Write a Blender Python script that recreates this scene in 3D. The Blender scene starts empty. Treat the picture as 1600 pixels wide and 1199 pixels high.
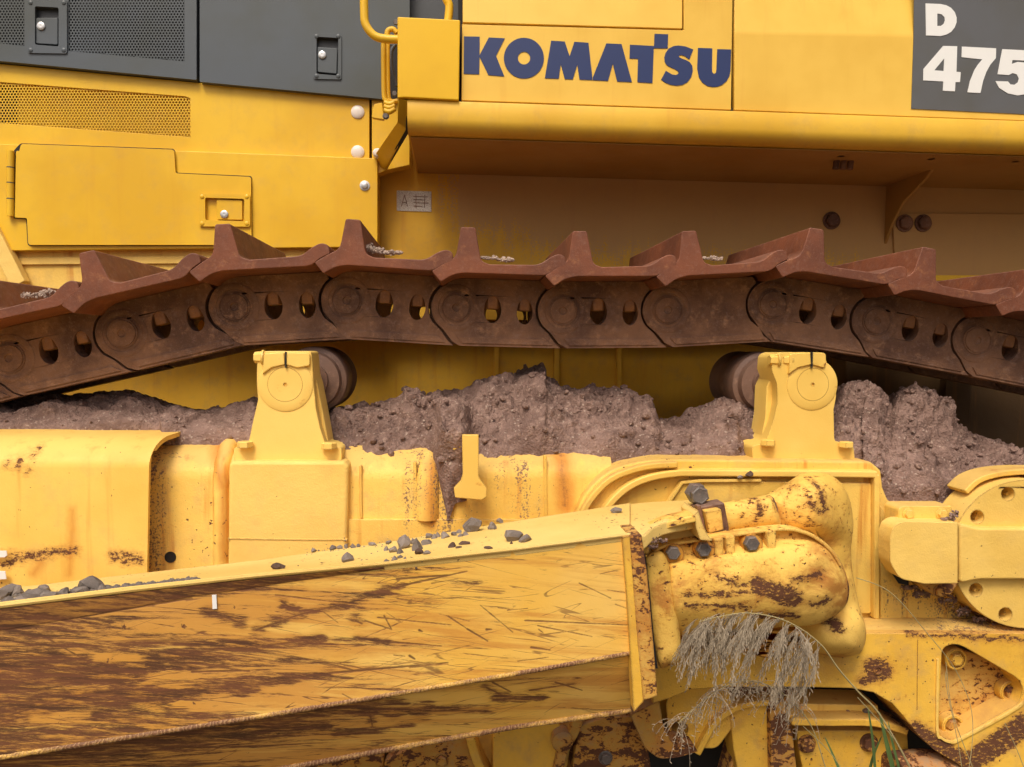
import bpy, bmesh, math, random
from mathutils import Vector, Matrix, noise
from mathutils.geometry import tessellate_polygon
R = math.radians
random.seed(7)
SC = bpy.context.scene
COL = SC.collection

# ------------------------------------------------------------------ camera
# world: X along the machine, Y away from the viewer (across the machine), Z up, ground at 0
FPX, CX, CY, H = 1200.0, 800.0, 599.5, 1.5
CAM = Vector((0, 0, H))
xc = Vector((14.04, -.122, -1)).normalized()
yc = Vector((-.0708, .0488, -1)).normalized()
yc = (yc - xc * xc.dot(yc)).normalized()
zc = xc.cross(yc)
CR = Matrix((xc, yc, zc))                    # rows: world axes seen from the camera = camera -> world
cam = bpy.data.cameras.new('camera'); co = bpy.data.objects.new('camera', cam); COL.objects.link(co)
co.matrix_world = Matrix.Translation(CAM) @ CR.to_4x4()
cam.sensor_width = 36; cam.lens = 36 * FPX / 1600; cam.clip_end = 500; cam.clip_start = .05
SC.camera = co
# ------------------------------------------------------------------ sky, sun, exposure (overcast)
w = bpy.data.worlds.new('World'); SC.world = w; w.use_nodes = True
nt = w.node_tree; bg = nt.nodes['Background']
sky = nt.nodes.new('ShaderNodeTexSky'); sky.sky_type = 'NISHITA'; sky.sun_disc = False
SUN_EL, SUN_AZ = 55, 202                     # azimuth measured from +Y clockwise
sky.sun_elevation = R(SUN_EL); sky.sun_rotation = R(SUN_AZ)
sky.air_density = .7; sky.dust_density = 8.0; sky.ozone_density = .1
nt.links.new(sky.outputs[0], bg.inputs[0]); bg.inputs[1].default_value = .11
sl = bpy.data.lights.new('sun', 'SUN'); sl.energy = 1.5; sl.angle = R(20); sl.color = (1, .94, .84)
so = bpy.data.objects.new('sun', sl); COL.objects.link(so)
sd = Vector((math.sin(R(SUN_AZ)) * math.cos(R(SUN_EL)), math.cos(R(SUN_AZ)) * math.cos(R(SUN_EL)), math.sin(R(SUN_EL))))
so.rotation_euler = sd.to_track_quat('Z', 'Y').to_euler(); so.location = (0, -3, 6)
SC.view_settings.view_transform = 'Standard'; SC.view_settings.look = 'None'
SC.view_settings.exposure = .32; SC.view_settings.gamma = 1
SC.render.engine = 'CYCLES'


def P(u, v, Y):
    """world point on the plane Y that is seen at pixel (u, v) of the 1600x1199 photograph"""
    d = CR @ Vector(((u - CX) / FPX, (CY - v) / FPX, -1))
    return CAM + d * (Y / d.y)


# ------------------------------------------------------------------ node helper
class NT:
    def __init__(s, name):
        s.m = bpy.data.materials.new(name); s.m.use_nodes = True
        s.t = s.m.node_tree; s.b = s.t.nodes['Principled BSDF']
        s.pos = s.n('ShaderNodeNewGeometry').outputs['Position']

    def n(s, ty, **k):
        x = s.t.nodes.new(ty)
        for a, v in k.items(): setattr(x, a, v)
        return x

    def put(s, sock, v):
        if hasattr(v, 'links'): s.t.links.new(v, sock)
        elif isinstance(v, (tuple, list)) and len(v) == 3 and sock.type == 'RGBA': sock.default_value = (*v, 1)
        else: sock.default_value = v

    def math(s, op, a, b=0.0, c=0.0, clamp=False):
        x = s.n('ShaderNodeMath', operation=op, use_clamp=clamp)
        s.put(x.inputs[0], a); s.put(x.inputs[1], b); s.put(x.inputs[2], c)
        return x.outputs[0]

    def vm(s, op, a, b=(0, 0, 0), scale=None, out=0):
        x = s.n('ShaderNodeVectorMath', operation=op)
        s.put(x.inputs[0], a); s.put(x.inputs[1], b)
        if scale is not None: s.put(x.inputs['Scale'], scale)
        return x.outputs[out]

    def noise(s, scale, detail=5, rough=.6, vec=None, dist=0.0, out=0):
        x = s.n('ShaderNodeTexNoise'); s.put(x.inputs['Vector'], vec if vec is not None else s.pos)
        s.put(x.inputs['Scale'], scale); s.put(x.inputs['Detail'], detail); s.put(x.inputs['Roughness'], rough)
        s.put(x.inputs['Distortion'], dist)
        return x.outputs[out]

    def voro(s, scale, vec=None, feature='F1', out='Distance'):
        x = s.n('ShaderNodeTexVoronoi', feature=feature); s.put(x.inputs['Vector'], vec if vec is not None else s.pos)
        s.put(x.inputs['Scale'], scale)
        return x.outputs[out]

    def map(s, scale=(1, 1, 1), rot=(0, 0, 0), loc=(0, 0, 0), vec=None):
        x = s.n('ShaderNodeMapping'); s.put(x.inputs[0], vec if vec is not None else s.pos)
        s.put(x.inputs['Location'], loc); s.put(x.inputs['Rotation'], rot); s.put(x.inputs['Scale'], scale)
        return x.outputs[0]

    def rot_then_scale(s, roty, scale, loc=(0, 0, 0)):
        return s.map(scale=scale, vec=s.map(rot=(0, roty, 0), loc=loc))

    def ss(s, v, a, b):
        x = s.n('ShaderNodeMapRange', interpolation_type='SMOOTHSTEP')
        s.put(x.inputs[0], v); s.put(x.inputs[1], a); s.put(x.inputs[2], b)
        return x.outputs[0]

    def mix(s, f, a, b):
        x = s.n('ShaderNodeMix', data_type='RGBA')
        s.put(x.inputs[0], f); s.put(x.inputs[6], a); s.put(x.inputs[7], b)
        return x.outputs[2]

    def sep(s, v):
        x = s.n('ShaderNodeSeparateXYZ'); s.put(x.inputs[0], v); return x.outputs

    def seg(s, p, A, B, wd):
        """distance to the segment A-B in the X/Z plane minus half its width"""
        A = Vector((A.x, 0, A.z)); B = Vector((B.x, 0, B.z)); ba = B - A
        pa = s.vm('SUBTRACT', p, tuple(A))
        h = s.math('MULTIPLY', s.vm('DOT_PRODUCT', pa, tuple(ba), out=1), 1 / max(ba.dot(ba), 1e-9), clamp=True)
        sc = s.vm('SCALE', tuple(ba), scale=h)
        d = s.vm('LENGTH', s.vm('SUBTRACT', pa, sc), out=1)
        return s.math('SUBTRACT', d, wd)

    def marks(s, segs, Y, rough=.006, nscale=(40, 1, 60)):
        """union of rough strokes; segs = (u1, v1, u2, v2, width px)"""
        nv = s.noise(1, 5, .7, vec=s.map(scale=nscale), out=1)
        off = s.vm('SCALE', s.vm('SUBTRACT', nv, (.5, .5, .5)), scale=rough * 2.4)
        p = s.vm('MULTIPLY', s.vm('ADD', s.pos, off), (1, 0, 1))
        d = None
        for (a, b, c, e, wd) in segs:
            q = s.seg(p, P(a, b, Y), P(c, e, Y), wd * .5 * Y / FPX)
            d = q if d is None else s.math('MINIMUM', d, q)
        return d

    def bump(s, h, strength, dist=.002, prev=None):
        x = s.n('ShaderNodeBump'); s.put(x.inputs['Strength'], strength); s.put(x.inputs['Distance'], dist)
        s.put(x.inputs['Height'], h)
        if prev is not None: s.put(x.inputs['Normal'], prev)
        return x.outputs[0]

    def done(s, col, rough, nrm=None, metal=0.0, spec=.5):
        s.put(s.b.inputs['Base Color'], col); s.put(s.b.inputs['Roughness'], rough)
        s.put(s.b.inputs['Metallic'], metal); s.put(s.b.inputs['Specular IOR Level'], spec)
        if nrm is not None: s.put(s.b.inputs['Normal'], nrm)
        return s.m


RUST = (.16, .062, .026); RUSTD = (.07, .03, .016); ORANGE = (.55, .20, .025); DUST = (.30, .19, .13)


def paint(name, base, chips=0.0, streak=0.0, dust=0.0, specks=0.0, blot=0.0, rough=.42, tex=.15, edge=0.0,
          marks=None, stains=None, grime_shade=None, chipscale=22):
    t = NT(name)
    dark = tuple(c * k for c, k in zip(base, (.86, .80, .62)))
    big = t.noise(2.2, 4, .6)
    col = t.mix(t.ss(big, .35, .7), base, dark)
    fine = t.noise(160, 4, .6)
    col = t.mix(t.math('MULTIPLY', t.ss(fine, .45, .75), .10), col, dark)
    rgh = t.math('ADD', t.math('MULTIPLY', t.noise(9, 5, .65), .25), rough - .12)
    if streak:
        sv = t.noise(1, 4, .6, vec=t.map(scale=(26, 26, 1.6)))
        col = t.mix(t.math('MULTIPLY', t.ss(sv, .54, .74), streak), col, ORANGE)
    if blot:
        bl = t.noise(5.5, 8, .7, dist=.4)
        col = t.mix(t.math('MULTIPLY', t.ss(bl, .50, .66), blot), col, (.42, .17, .03))
    if dust:
        nz = t.sep(t.n('ShaderNodeNewGeometry').outputs['Normal'])[2]
        up = t.ss(nz, .25, .85)
        dn = t.ss(t.math('ADD', t.noise(14, 8, .7), t.math('MULTIPLY', up, .25)), .46, .74)
        col = t.mix(t.math('MULTIPLY', dn, dust), col, DUST)
        rgh = t.math('ADD', rgh, t.math('MULTIPLY', dn, .25))
    if stains:
        Y, segs = stains
        d = t.marks(segs, Y, .02, (12, 1, 5))
        col = t.mix(t.math('MULTIPLY', t.ss(d, .022, -.012), .75), col, ORANGE)
        d2 = t.ss(t.math('ADD', d, t.math('MULTIPLY', t.noise(70, 6, .75), .05)), .018, -.004)
        col = t.mix(t.math('MULTIPLY', d2, .8), col, (.22, .09, .03))
    if grime_shade:
        Y, segs, gc, amt = grime_shade
        d = t.marks(segs, Y, .03, (10, 1, 10))
        sp = t.math('ADD', t.math('MULTIPLY', t.noise(150, 5, .7), .6), t.math('MULTIPLY', t.noise(1, 5, .7, vec=t.map(scale=(34, 34, 3))), .4))
        gg = t.ss(t.math('SUBTRACT', sp, t.math('MULTIPLY', d, 1.3)), .50, .57)
        col = t.mix(t.math('MULTIPLY', gg, amt), col, gc)
        rgh = t.math('ADD', rgh, t.math('MULTIPLY', gg, .35))
    cm = None
    if chips:
        lg = t.noise(3.1, 3, .5, vec=t.map(loc=(5, 2, 9)))
        f = t.math('ADD', t.noise(chipscale, 9, .72, vec=t.map(scale=(1, 1, 1.6)), dist=.3), t.math('MULTIPLY', lg, .45))
        th = .98 - chips * .30
        cm = t.ss(f, th, th + .02)
        halo = t.ss(f, th - .10, th + .02)
        col = t.mix(t.math('MULTIPLY', halo, .55), col, ORANGE)
    if specks:
        f = t.noise(95, 3, .55, vec=t.map(loc=(1, 7, 3)))
        reg = t.noise(4, 3, .5, vec=t.map(loc=(8, 1, 2)))
        sp = t.ss(t.math('ADD', f, t.math('MULTIPLY', reg, .3)), .92 - specks * .1, .94 - specks * .1)
        cm = sp if cm is None else t.math('MAXIMUM', cm, sp)
    if edge:
        bv = t.n('ShaderNodeBevel', samples=4); bv.inputs['Radius'].default_value = .008
        dt = t.vm('DOT_PRODUCT', bv.outputs[0], t.n('ShaderNodeNewGeometry').outputs['Normal'], out=1)
        e = t.math('SUBTRACT', 1, dt)
        em = t.ss(t.math('MULTIPLY', t.math('MULTIPLY', e, 6), t.noise(45, 6, .8)), .8 - edge * .6, 1.0 - edge * .6)
        cm = em if cm is None else t.math('MAXIMUM', cm, em)
    if marks:
        Y, segs = marks
        d = t.marks(segs, Y, .012, (26, 1, 34))
        fr = t.math('ADD', d, t.math('MULTIPLY', t.math('SUBTRACT', t.noise(1, 8, .8, vec=t.map(scale=(55, 60, 95))), .5), .075))
        mm = t.math('MULTIPLY', t.ss(fr, .0015, -.0015), t.ss(t.noise(1, 6, .75, vec=t.map(scale=(60, 60, 130), loc=(2, 1, 5))), .40, .47))
        col = t.mix(t.math('MULTIPLY', t.ss(fr, .02, -.004), .5), col, (.40, .15, .03))
        cm = mm if cm is None else t.math('MAXIMUM', cm, mm)
    if cm is not None:
        rc = t.mix(t.noise(35, 5, .6), RUSTD, RUST)
        col = t.mix(cm, col, rc)
        rgh = t.math('ADD', rgh, t.math('MULTIPLY', cm, .35))
    h = t.math('ADD', t.noise(30, 5, .6), t.math('MULTIPLY', t.noise(240, 3, .5), .25))
    if cm is not None: h = t.math('SUBTRACT', h, t.math('MULTIPLY', cm, .35))
    return t.done(col, rgh, t.bump(h, tex, .004), spec=.35)


def metal_rust(name, a, b, c, dusty=.35, tex=.5, rough=.62, scale=1.0):
    t = NT(name)
    oc = t.n('ShaderNodeObjectInfo').outputs['Random']
    p = t.vm('ADD', t.pos, t.vm('SCALE', (7, 3, 5), scale=oc))
    col = t.mix(t.ss(t.noise(6 * scale, 6, .65, vec=p), .35, .65), a, b)
    col = t.mix(t.ss(t.noise(26 * scale, 8, .75, vec=p), .52, .72), col, c)
    nz = t.sep(t.n('ShaderNodeNewGeometry').outputs['Normal'])[2]
    dn = t.ss(t.math('ADD', t.noise(55, 6, .75), t.math('MULTIPLY', t.ss(nz, .2, .9), .2)), .50, .74)
    col = t.mix(t.math('MULTIPLY', dn, dusty), col, (.27, .17, .13))
    sp = t.noise(300, 3, .6)
    col = t.mix(t.math('MULTIPLY', t.ss(sp, .60, .72), dusty * .8), col, (.40, .28, .21))
    h = t.math('ADD', t.noise(40, 7, .7), t.math('MULTIPLY', t.noise(220, 4, .6), .35))
    rg = t.math('ADD', t.math('MULTIPLY', t.noise(16, 4, .6), .3), rough - .15)
    return t.done(col, rg, t.bump(h, tex, .004), spec=.4)


def plain(name, col, rough=.5, metal=0.0, var=.25, tex=.15, scale=30):
    t = NT(name)
    c = t.mix(t.noise(scale, 5, .65), tuple(x * (1 - var) for x in col), tuple(min(1, x * (1 + var)) for x in col))
    return t.done(c, rough, t.bump(t.noise(scale * 5, 4, .6), tex, .002), metal=metal)


M = {}
YEL = (.80, .495, .028); YELW = (.86, .55, .14); YELF = (.85, .565, .125)
M['clean'] = paint('clean yellow paint', YEL, streak=.10, dust=.12, tex=.06, rough=.36)
M['fender'] = paint('fender yellow paint', (.83, .53, .085), streak=.12, tex=.05, rough=.4)
M['box'] = paint('deep yellow paint', (.80, .48, .012), tex=.04, rough=.36)
M['skirt'] = paint('dusty fender paint', (.80, .49, .05), streak=.2, dust=.2, tex=.06, rough=.45)
M['under'] = paint('dusty shaded underside paint', (.44, .25, .065), streak=.2, blot=.15, tex=.2, rough=.8)  # dust, with the shade beneath the fender also mixed into the brown
M['hull'] = paint('dusty shaded hull paint', (.78, .45, .04), streak=.35, dust=.3, tex=.12, rough=.6,
                  grime_shade=(3.0, [(760, 300, 1650, 330, 150), (860, 345, 1650, 380, 120), (790, 380, 1300, 395, 10),  # brown strokes: real grime together with painted shade below the fender
                               (1400, 370, 1700, 420, 200)], (.52, .32, .15), .80))
M['frame'] = paint('frame yellow paint', YELF, chips=.08, specks=.6, streak=.75, tex=.5, dust=.3, chipscale=30, rough=.5,
                   stains=(2.1, [(330, 700, 350, 760, 14), (352, 730, 352, 870, 6), (675, 730, 676, 820, 10), (880, 705, 882, 790, 22),
                                 (1240, 870, 1260, 880, 4)]),
                   grime_shade=(2.1, [(238, 720, 228, 880, 12), (650, 725, 648, 790, 5), (695, 730, 702, 830, 14), (800, 700, 812, 820, 5),
                                (1440, 940, 1600, 985, 26), (1395, 920, 1450, 935, 16)], (.17, .10, .075), .95))
M['cover'] = paint('cover plate paint', (.86, .57, .125), chips=.04, specks=.45, streak=.4, tex=.2, dust=.15, rough=.45,
                   stains=(2.0, [(108, 800, 104, 900, 2), (60, 885, 50, 900, 5)]),
                   marks=(2.0, [(0, 884, 20, 878, 8), (20, 876, 60, 870, 9), (60, 868, 112, 864, 8), (0, 870, 14, 868, 4),
                                (168, 868, 215, 873, 3), (172, 876, 215, 884, 4), (172, 873, 216, 878, 3),
                                (19, 732, 24, 722, 3), (5, 728, 8, 722, 2), (43, 718, 47, 704, 2), (38, 738, 39, 735, 2)]))
M['mount'] = paint('roller mount paint', (.86, .59, .155), chips=.02, specks=.2, tex=.5, dust=.12, edge=.5, rough=.5)
M['bracket'] = paint('carrier bracket paint', (.88, .61, .16), chips=.03, specks=.15, tex=.22, edge=.15, rough=.45)
M['lower'] = paint('worn lower frame paint', (.80, .48, .065), chips=.18, specks=.7, blot=.35, tex=.4, dust=.35, edge=.8, rough=.55, chipscale=38,
                   marks=(1.95, [(1365, 1045, 1378, 1048, 34), (1370, 1060, 1345, 1065, 12), (1430, 1140, 1520, 1196, 24), (1520, 1190, 1620, 1120, 40),
                                 (1420, 990, 1600, 1000, 4)]))
M['casting'] = paint('worn casting paint', (.85, .555, .125), chips=.37, specks=.8, blot=.9, tex=.6, edge=.8, rough=.68, chipscale=52,
                     marks=(1.67, [(1248, 789, 1292, 778, 5), (1322, 780, 1330, 815, 8), (1305, 805, 1328, 820, 7), (1185, 915, 1240, 935, 30), (1120, 900, 1190, 925, 5), (1075, 945, 1170, 950, 4), (1240, 905, 1290, 900, 6), (1270, 950, 1300, 940, 8), (1180, 965, 1250, 968, 10),
                                   (1325, 985, 1350, 1010, 20), (1345, 925, 1350, 950, 8), (1210, 785, 1215, 820, 5), (1070, 930, 1180, 925, 4)]))
M['endrust'] = paint('rusty end plate paint', (.66, .40, .09), chips=.72, specks=.9, blot=.8, tex=.5, edge=.9, rough=.62, chipscale=46, dust=.2)
M['castrust'] = paint('rusty casting pocket paint', (.66, .33, .05), chips=.3, specks=.6, blot=.9, tex=.45, edge=.6, rough=.6, chipscale=40)
M['dirtyundercarriage'] = paint('muddy undercarriage paint', (.50, .29, .06), chips=.8, blot=.6, tex=.6, dust=.7, edge=.6, rough=.7)
M['armtop'] = paint('arm top paint', (.86, .61, .19), chips=.12, specks=.8, tex=.3, dust=.08, edge=.6, rough=.55)
M['track'] = metal_rust('rusty shoe steel', (.20, .062, .026), (.13, .042, .02), (.28, .11, .045), dusty=.25, tex=.4, rough=.62)
M['link'] = metal_rust('dusty link steel', (.235, .115, .06), (.10, .045, .026), (.36, .19, .10), dusty=.6, tex=.7, rough=.62)
M['nut'] = metal_rust('rusty nut steel', (.28, .12, .04), (.20, .09, .045), (.34, .15, .05), dusty=.4, tex=.6, rough=.6, scale=4)
M['roller'] = metal_rust('roller steel', (.22, .125, .085), (.15, .085, .06), (.30, .18, .12), dusty=.4, tex=.2, rough=.5)
M['steel'] = metal_rust('grey bolt steel', (.15, .13, .115), (.10, .085, .075), (.22, .18, .14), dusty=.35, tex=.4, rough=.45, scale=5)
M['grey'] = paint('grey hood paint', (.088, .104, .118), tex=.04, rough=.42)
M['greydark'] = plain('recess grey paint', (.05, .055, .06), .5)
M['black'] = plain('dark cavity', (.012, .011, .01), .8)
M['decalgrey'] = paint('grey decal', (.115, .118, .122), tex=.03, rough=.4)
M['blue'] = plain('blue lettering film', (.014, .030, .115), .45, var=.08, tex=.03)
M['white'] = plain('white lettering film', (.80, .80, .76), .45, var=.04, tex=.03)
M['cap'] = plain('white plastic cap', (.74, .66, .58), .4, var=.05)
M['chrome'] = plain('bright lock steel', (.62, .62, .60), .25, metal=.6, var=.05)
M['innerdark'] = paint('dark brown inner case paint', (.10, .055, .02), streak=.2, tex=.3, rough=.7)  # very dark brown with faint streaks
M['grit'] = plain('pale dry grit', (.36, .27, .21), .95, var=.4, tex=.3, scale=120)
M['sticker'] = None


def sticker_mat():
    t = NT('weathered sticker')
    f = t.noise(420, 4, .7)
    c = t.mix(t.ss(f, .5, .62), (.66, .62, .54), (.26, .19, .12))
    return t.done(c, .6)


M['sticker'] = sticker_mat()


def weld_mat():
    t = NT('weld bead')
    v = t.rot_then_scale(R(-8), (1, 1, 1))
    wv = t.n('ShaderNodeTexWave', wave_type='BANDS', bands_direction='X'); t.put(wv.inputs['Vector'], v)
    t.put(wv.inputs['Scale'], 42); t.put(wv.inputs['Distortion'], 7); t.put(wv.inputs['Detail'], 3); t.put(wv.inputs['Detail Scale'], 2)
    wear = t.ss(t.noise(1, 8, .8, vec=t.map(scale=(7, 7, 22))), .34, .54)
    c = t.mix(wear, (.74, .44, .09), (.19, .085, .035))
    c = t.mix(t.math('MULTIPLY', t.ss(wv.outputs[0], .6, .95), .35), c, (.62, .38, .17))
    c = t.mix(t.math('MULTIPLY', t.ss(t.noise(120, 5, .7), .55, .68), .6), c, (.16, .07, .035))
    h = t.math('ADD', t.math('MULTIPLY', wv.outputs[0], .5), t.noise(140, 6, .75))
    return t.done(c, .6, t.bump(h, .6, .003))


M['weld'] = weld_mat()


def arm_mat(name, heavy, segs, Y):
    """yellow paint scraped along the arm: long dark rust streaks, thin scratches, heavier towards the blade"""
    t = NT(name)
    x = t.sep(t.pos)[0]
    grad = t.ss(x, .30, -.75)                             # wear is worst towards the blade end
    col = t.mix(t.ss(t.noise(3, 4, .6), .35, .7), (.84, .535, .135), (.82, .47, .075))
    z2 = t.rot_then_scale(R(-7), (1.8, 2, 24))
    st = t.noise(1, 9, .68, vec=z2, dist=.5)
    wm = t.ss(t.math('ADD', st, t.math('MULTIPLY', grad, .20 + heavy)), .47, .64)
    col = t.mix(t.math('MULTIPLY', wm, .72), col, (.56, .235, .045))
    st2 = t.noise(1, 10, .76, vec=t.rot_then_scale(R(-5), (2.6, 3, 36), (4, 4, 1)), dist=.5)
    gouge = t.n('ShaderNodeAttribute', attribute_name='scrape').outputs['Fac']       # metres to the edge of the broad scraped bands
    gf = t.ss(t.math('ADD', gouge, t.math('MULTIPLY', t.math('SUBTRACT', t.noise(1, 7, .75, vec=t.rot_then_scale(R(-9), (9, 3, 60))), .5), .05)), .014, -.008)
    dm = t.ss(t.math('ADD', t.math('ADD', st2, t.math('MULTIPLY', grad, .15 + heavy)), t.math('MULTIPLY', gf, .13)), .595, .665)
    col = t.mix(t.math('MULTIPLY', gf, .45), col, (.42, .16, .025))
    fray = t.noise(1, 6, .8, vec=t.rot_then_scale(R(-10), (14, 3, 130)))
    dm = t.math('MULTIPLY', dm, t.ss(fray, .36, .52))
    # fine scratches = thin level lines of stretched noise, three directions
    sc = None
    for (ang, a, b, lo, wd) in ((-16, 1.5, 34, (1, 0, 3), .010), (5, 1.8, 30, (6, 2, 1), .008), (-8, 1.0, 60, (2, 5, 8), .014), (20, 2.5, 26, (9, 9, 4), .006)):
        n_ = t.noise(1, 2, .45, vec=t.rot_then_scale(R(ang), (a, 2, b), lo))
        l = t.ss(t.math('ABSOLUTE', t.math('SUBTRACT', n_, .5)), wd, wd * .3)
        brk = t.ss(t.noise(1, 5, .7, vec=t.rot_then_scale(R(ang), (5, 2, 20), lo)), .50, .58)
        l = t.math('MULTIPLY', l, brk)
        sc = l if sc is None else t.math('MAXIMUM', sc, l)
    sc = t.math('MULTIPLY', sc, t.math('ADD', .65, t.math('MULTIPLY', grad, .35)))
    pits = t.ss(t.math('ADD', t.noise(30, 6, .7), t.math('MULTIPLY', grad, .06)), .70, .74)
    dk = t.math('MAXIMUM', t.math('MAXIMUM', dm, sc), pits)
    if segs:
        d = t.n('ShaderNodeAttribute', attribute_name='scratch').outputs['Fac']
        fr = t.math('ADD', d, t.math('MULTIPLY', t.math('SUBTRACT', t.noise(1, 8, .8, vec=t.rot_then_scale(R(-10), (30, 3, 110))), .5), .004))
        dk = t.math('MAXIMUM', dk, t.math('MULTIPLY', t.ss(fr, .0012, -.0012), .9))
    rs = t.noise(1, 8, .75, vec=t.rot_then_scale(R(-8), (7, 3, 75), (3, 3, 3)))
    rc = t.mix(t.ss(rs, .36, .62), (.055, .022, .014), (.16, .058, .028))
    rc = t.mix(t.ss(t.noise(1, 7, .8, vec=t.rot_then_scale(R(-6), (12, 3, 120), (8, 1, 3))), .56, .66), rc, (.42, .19, .04))
    col = t.mix(t.math('MULTIPLY', dk, .93), col, rc)
    rgh = t.math('ADD', .40, t.math('MULTIPLY', dk, .35))
    h = t.math('SUBTRACT', t.noise(30, 5, .6), t.math('MULTIPLY', dk, .6))
    return t.done(col, rgh, t.bump(h, .35, .003), spec=.35)


ARM_SEGS = [(-60, 1142, 40, 1110, 14), (40, 1110, 130, 1085, 20), (130, 1085, 250, 1087, 18), (250, 1085, 400, 1070, 14), (400, 1070, 515, 1052, 5),
            (515, 1052, 700, 1036, 3), (230, 1045, 300, 1020, 12), (300, 1020, 400, 1010, 8), (400, 985, 470, 960, 9),
            (470, 960, 540, 944, 8), (540, 944, 630, 915, 5), (630, 915, 730, 893, 4), (-60, 1045, 130, 1042, 26), (-60, 1065, 220, 1050, 22),
            (0, 1030, 80, 1025, 12), (60, 990, 130, 1030, 3), (400, 1012, 500, 998, 5), (265, 1036, 300, 1042, 5), (300, 1036, 390, 1050, 3),
            (150, 1120, 220, 1122, 5), (560, 998, 605, 1003, 5), (605, 1003, 690, 1010, 2), (600, 962, 612, 984, 1.5), (590, 965, 705, 977, 1.5),
            (700, 963, 730, 983, 1.5), (730, 983, 762, 1002, 2), (640, 1043, 700, 1038, 2), (570, 970, 612, 984, 1.5),
            (830, 1012, 860, 1016, 4), (820, 970, 980, 977, 1.5), (840, 978, 925, 995, 1.2), (320, 920, 400, 912, 6), (20, 978, 120, 965, 4),
            (120, 965, 300, 935, 3), (185, 1008, 260, 1005, 4), (300, 1050, 390, 1048, 3), (555, 970, 566, 975, 8), (440, 940, 460, 955, 10),
            (325, 955, 380, 975, 9), (655, 985, 660, 987, 4), (760, 984, 768, 984, 4), (640, 1025, 648, 1030, 4), (0, 1097, 90, 1098, 6),
            (0, 1150, 80, 1140, 4), (620, 905, 700, 899, 3), (430, 930, 560, 945, 1.5)]
M['armface'] = arm_mat('scraped arm paint', .0, ARM_SEGS, 1.5)
_r = random.Random(99)
for _ in range(38):
    u_ = 40 + 930 * _r.random(); v_ = 940 - .11 * u_ + (30 + 195 * _r.random() * (1 - .2 * u_ / 985)); l_ = _r.uniform(12, 95) * (.4 + .6 * _r.random())
    a_ = math.radians(_r.choice([_r.gauss(-9, 4), _r.gauss(5, 6), _r.gauss(28, 8)]))
    ARM_SEGS.append((u_, v_, u_ + l_ * math.cos(a_), v_ + l_ * math.sin(a_), _r.uniform(.1, .9)))
LOW_SEGS = [(560, 1110, 660, 1125, 26), (575, 1120, 578, 1155, 8), (420, 1112, 560, 1112, 10), (660, 1125, 760, 1130, 10), (400, 1145, 500, 1150, 14), (0, 1190, 380, 1140, 10),
            (830, 1090, 900, 1080, 8), (870, 1075, 915, 1094, 3), (760, 1080, 790, 1100, 5), (780, 1100, 850, 1110, 12), (520, 1165, 640, 1155, 5), (770, 1070, 800, 1092, 4)]
M['armlow'] = arm_mat('scraped lower arm paint', .05, LOW_SEGS, 1.5)


def soil_mat(name, a=(.285, .185, .148), b=(.175, .11, .088), c=(.37, .255, .20)):
    t = NT(name)
    col = t.mix(t.ss(t.noise(7, 8, .7), .35, .65), a, b)
    col = t.mix(t.ss(t.noise(45, 8, .75), .48, .72), col, c)
    v = t.voro(210, out='Color')
    col = t.mix(t.math('MULTIPLY', t.ss(t.sep(v)[0], .965, .985), .7), col, (.45, .35, .28))
    col = t.mix(t.ss(t.noise(22, 6, .7, vec=t.map(loc=(3, 3, 3))), .62, .74), col, (.11, .07, .058))
    h = t.math('ADD', t.noise(60, 8, .75), t.math('MULTIPLY', t.voro(150), .5))
    return t.done(col, .95, t.bump(h, .9, .008), spec=.1)


M['soil'] = soil_mat('dry reddish soil')
M['ground'] = soil_mat('yard ground', (.15, .115, .065), (.10, .08, .045), (.18, .14, .09))


def stone_mat(name, a, b):
    t = NT(name)
    oi = t.n('ShaderNodeObjectInfo').outputs['Random']
    col = t.mix(oi, a, b)
    col = t.mix(t.ss(t.noise(90, 7, .7), .4, .7), col, tuple(min(1, x * 1.5) for x in a))
    return t.done(col, .85, t.bump(t.noise(150, 6, .7), .7, .003), spec=.25)


M['stone'] = stone_mat('grey stone', (.13, .108, .092), (.27, .225, .19))
M['clod'] = stone_mat('brown clod', (.07, .042, .03), (.11, .07, .05))
M['plume'] = plain('dry plume straw', (.34, .275, .19), .8, var=.5, tex=0, scale=60)
M['straw'] = plain('straw stalk', (.36, .30, .14), .6, var=.2, tex=0)
M['leaf'] = plain('green grass blade', (.075, .12, .03), .5, var=.35, tex=0, scale=20)

# ------------------------------------------------------------------ geometry helpers
WL = {}


def tag(o, label=None, cat=None, group=None, kind=None):
    if label: o['label'] = label
    if cat: o['category'] = cat
    if group: o['group'] = group
    if kind: o['kind'] = kind
    return o


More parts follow.
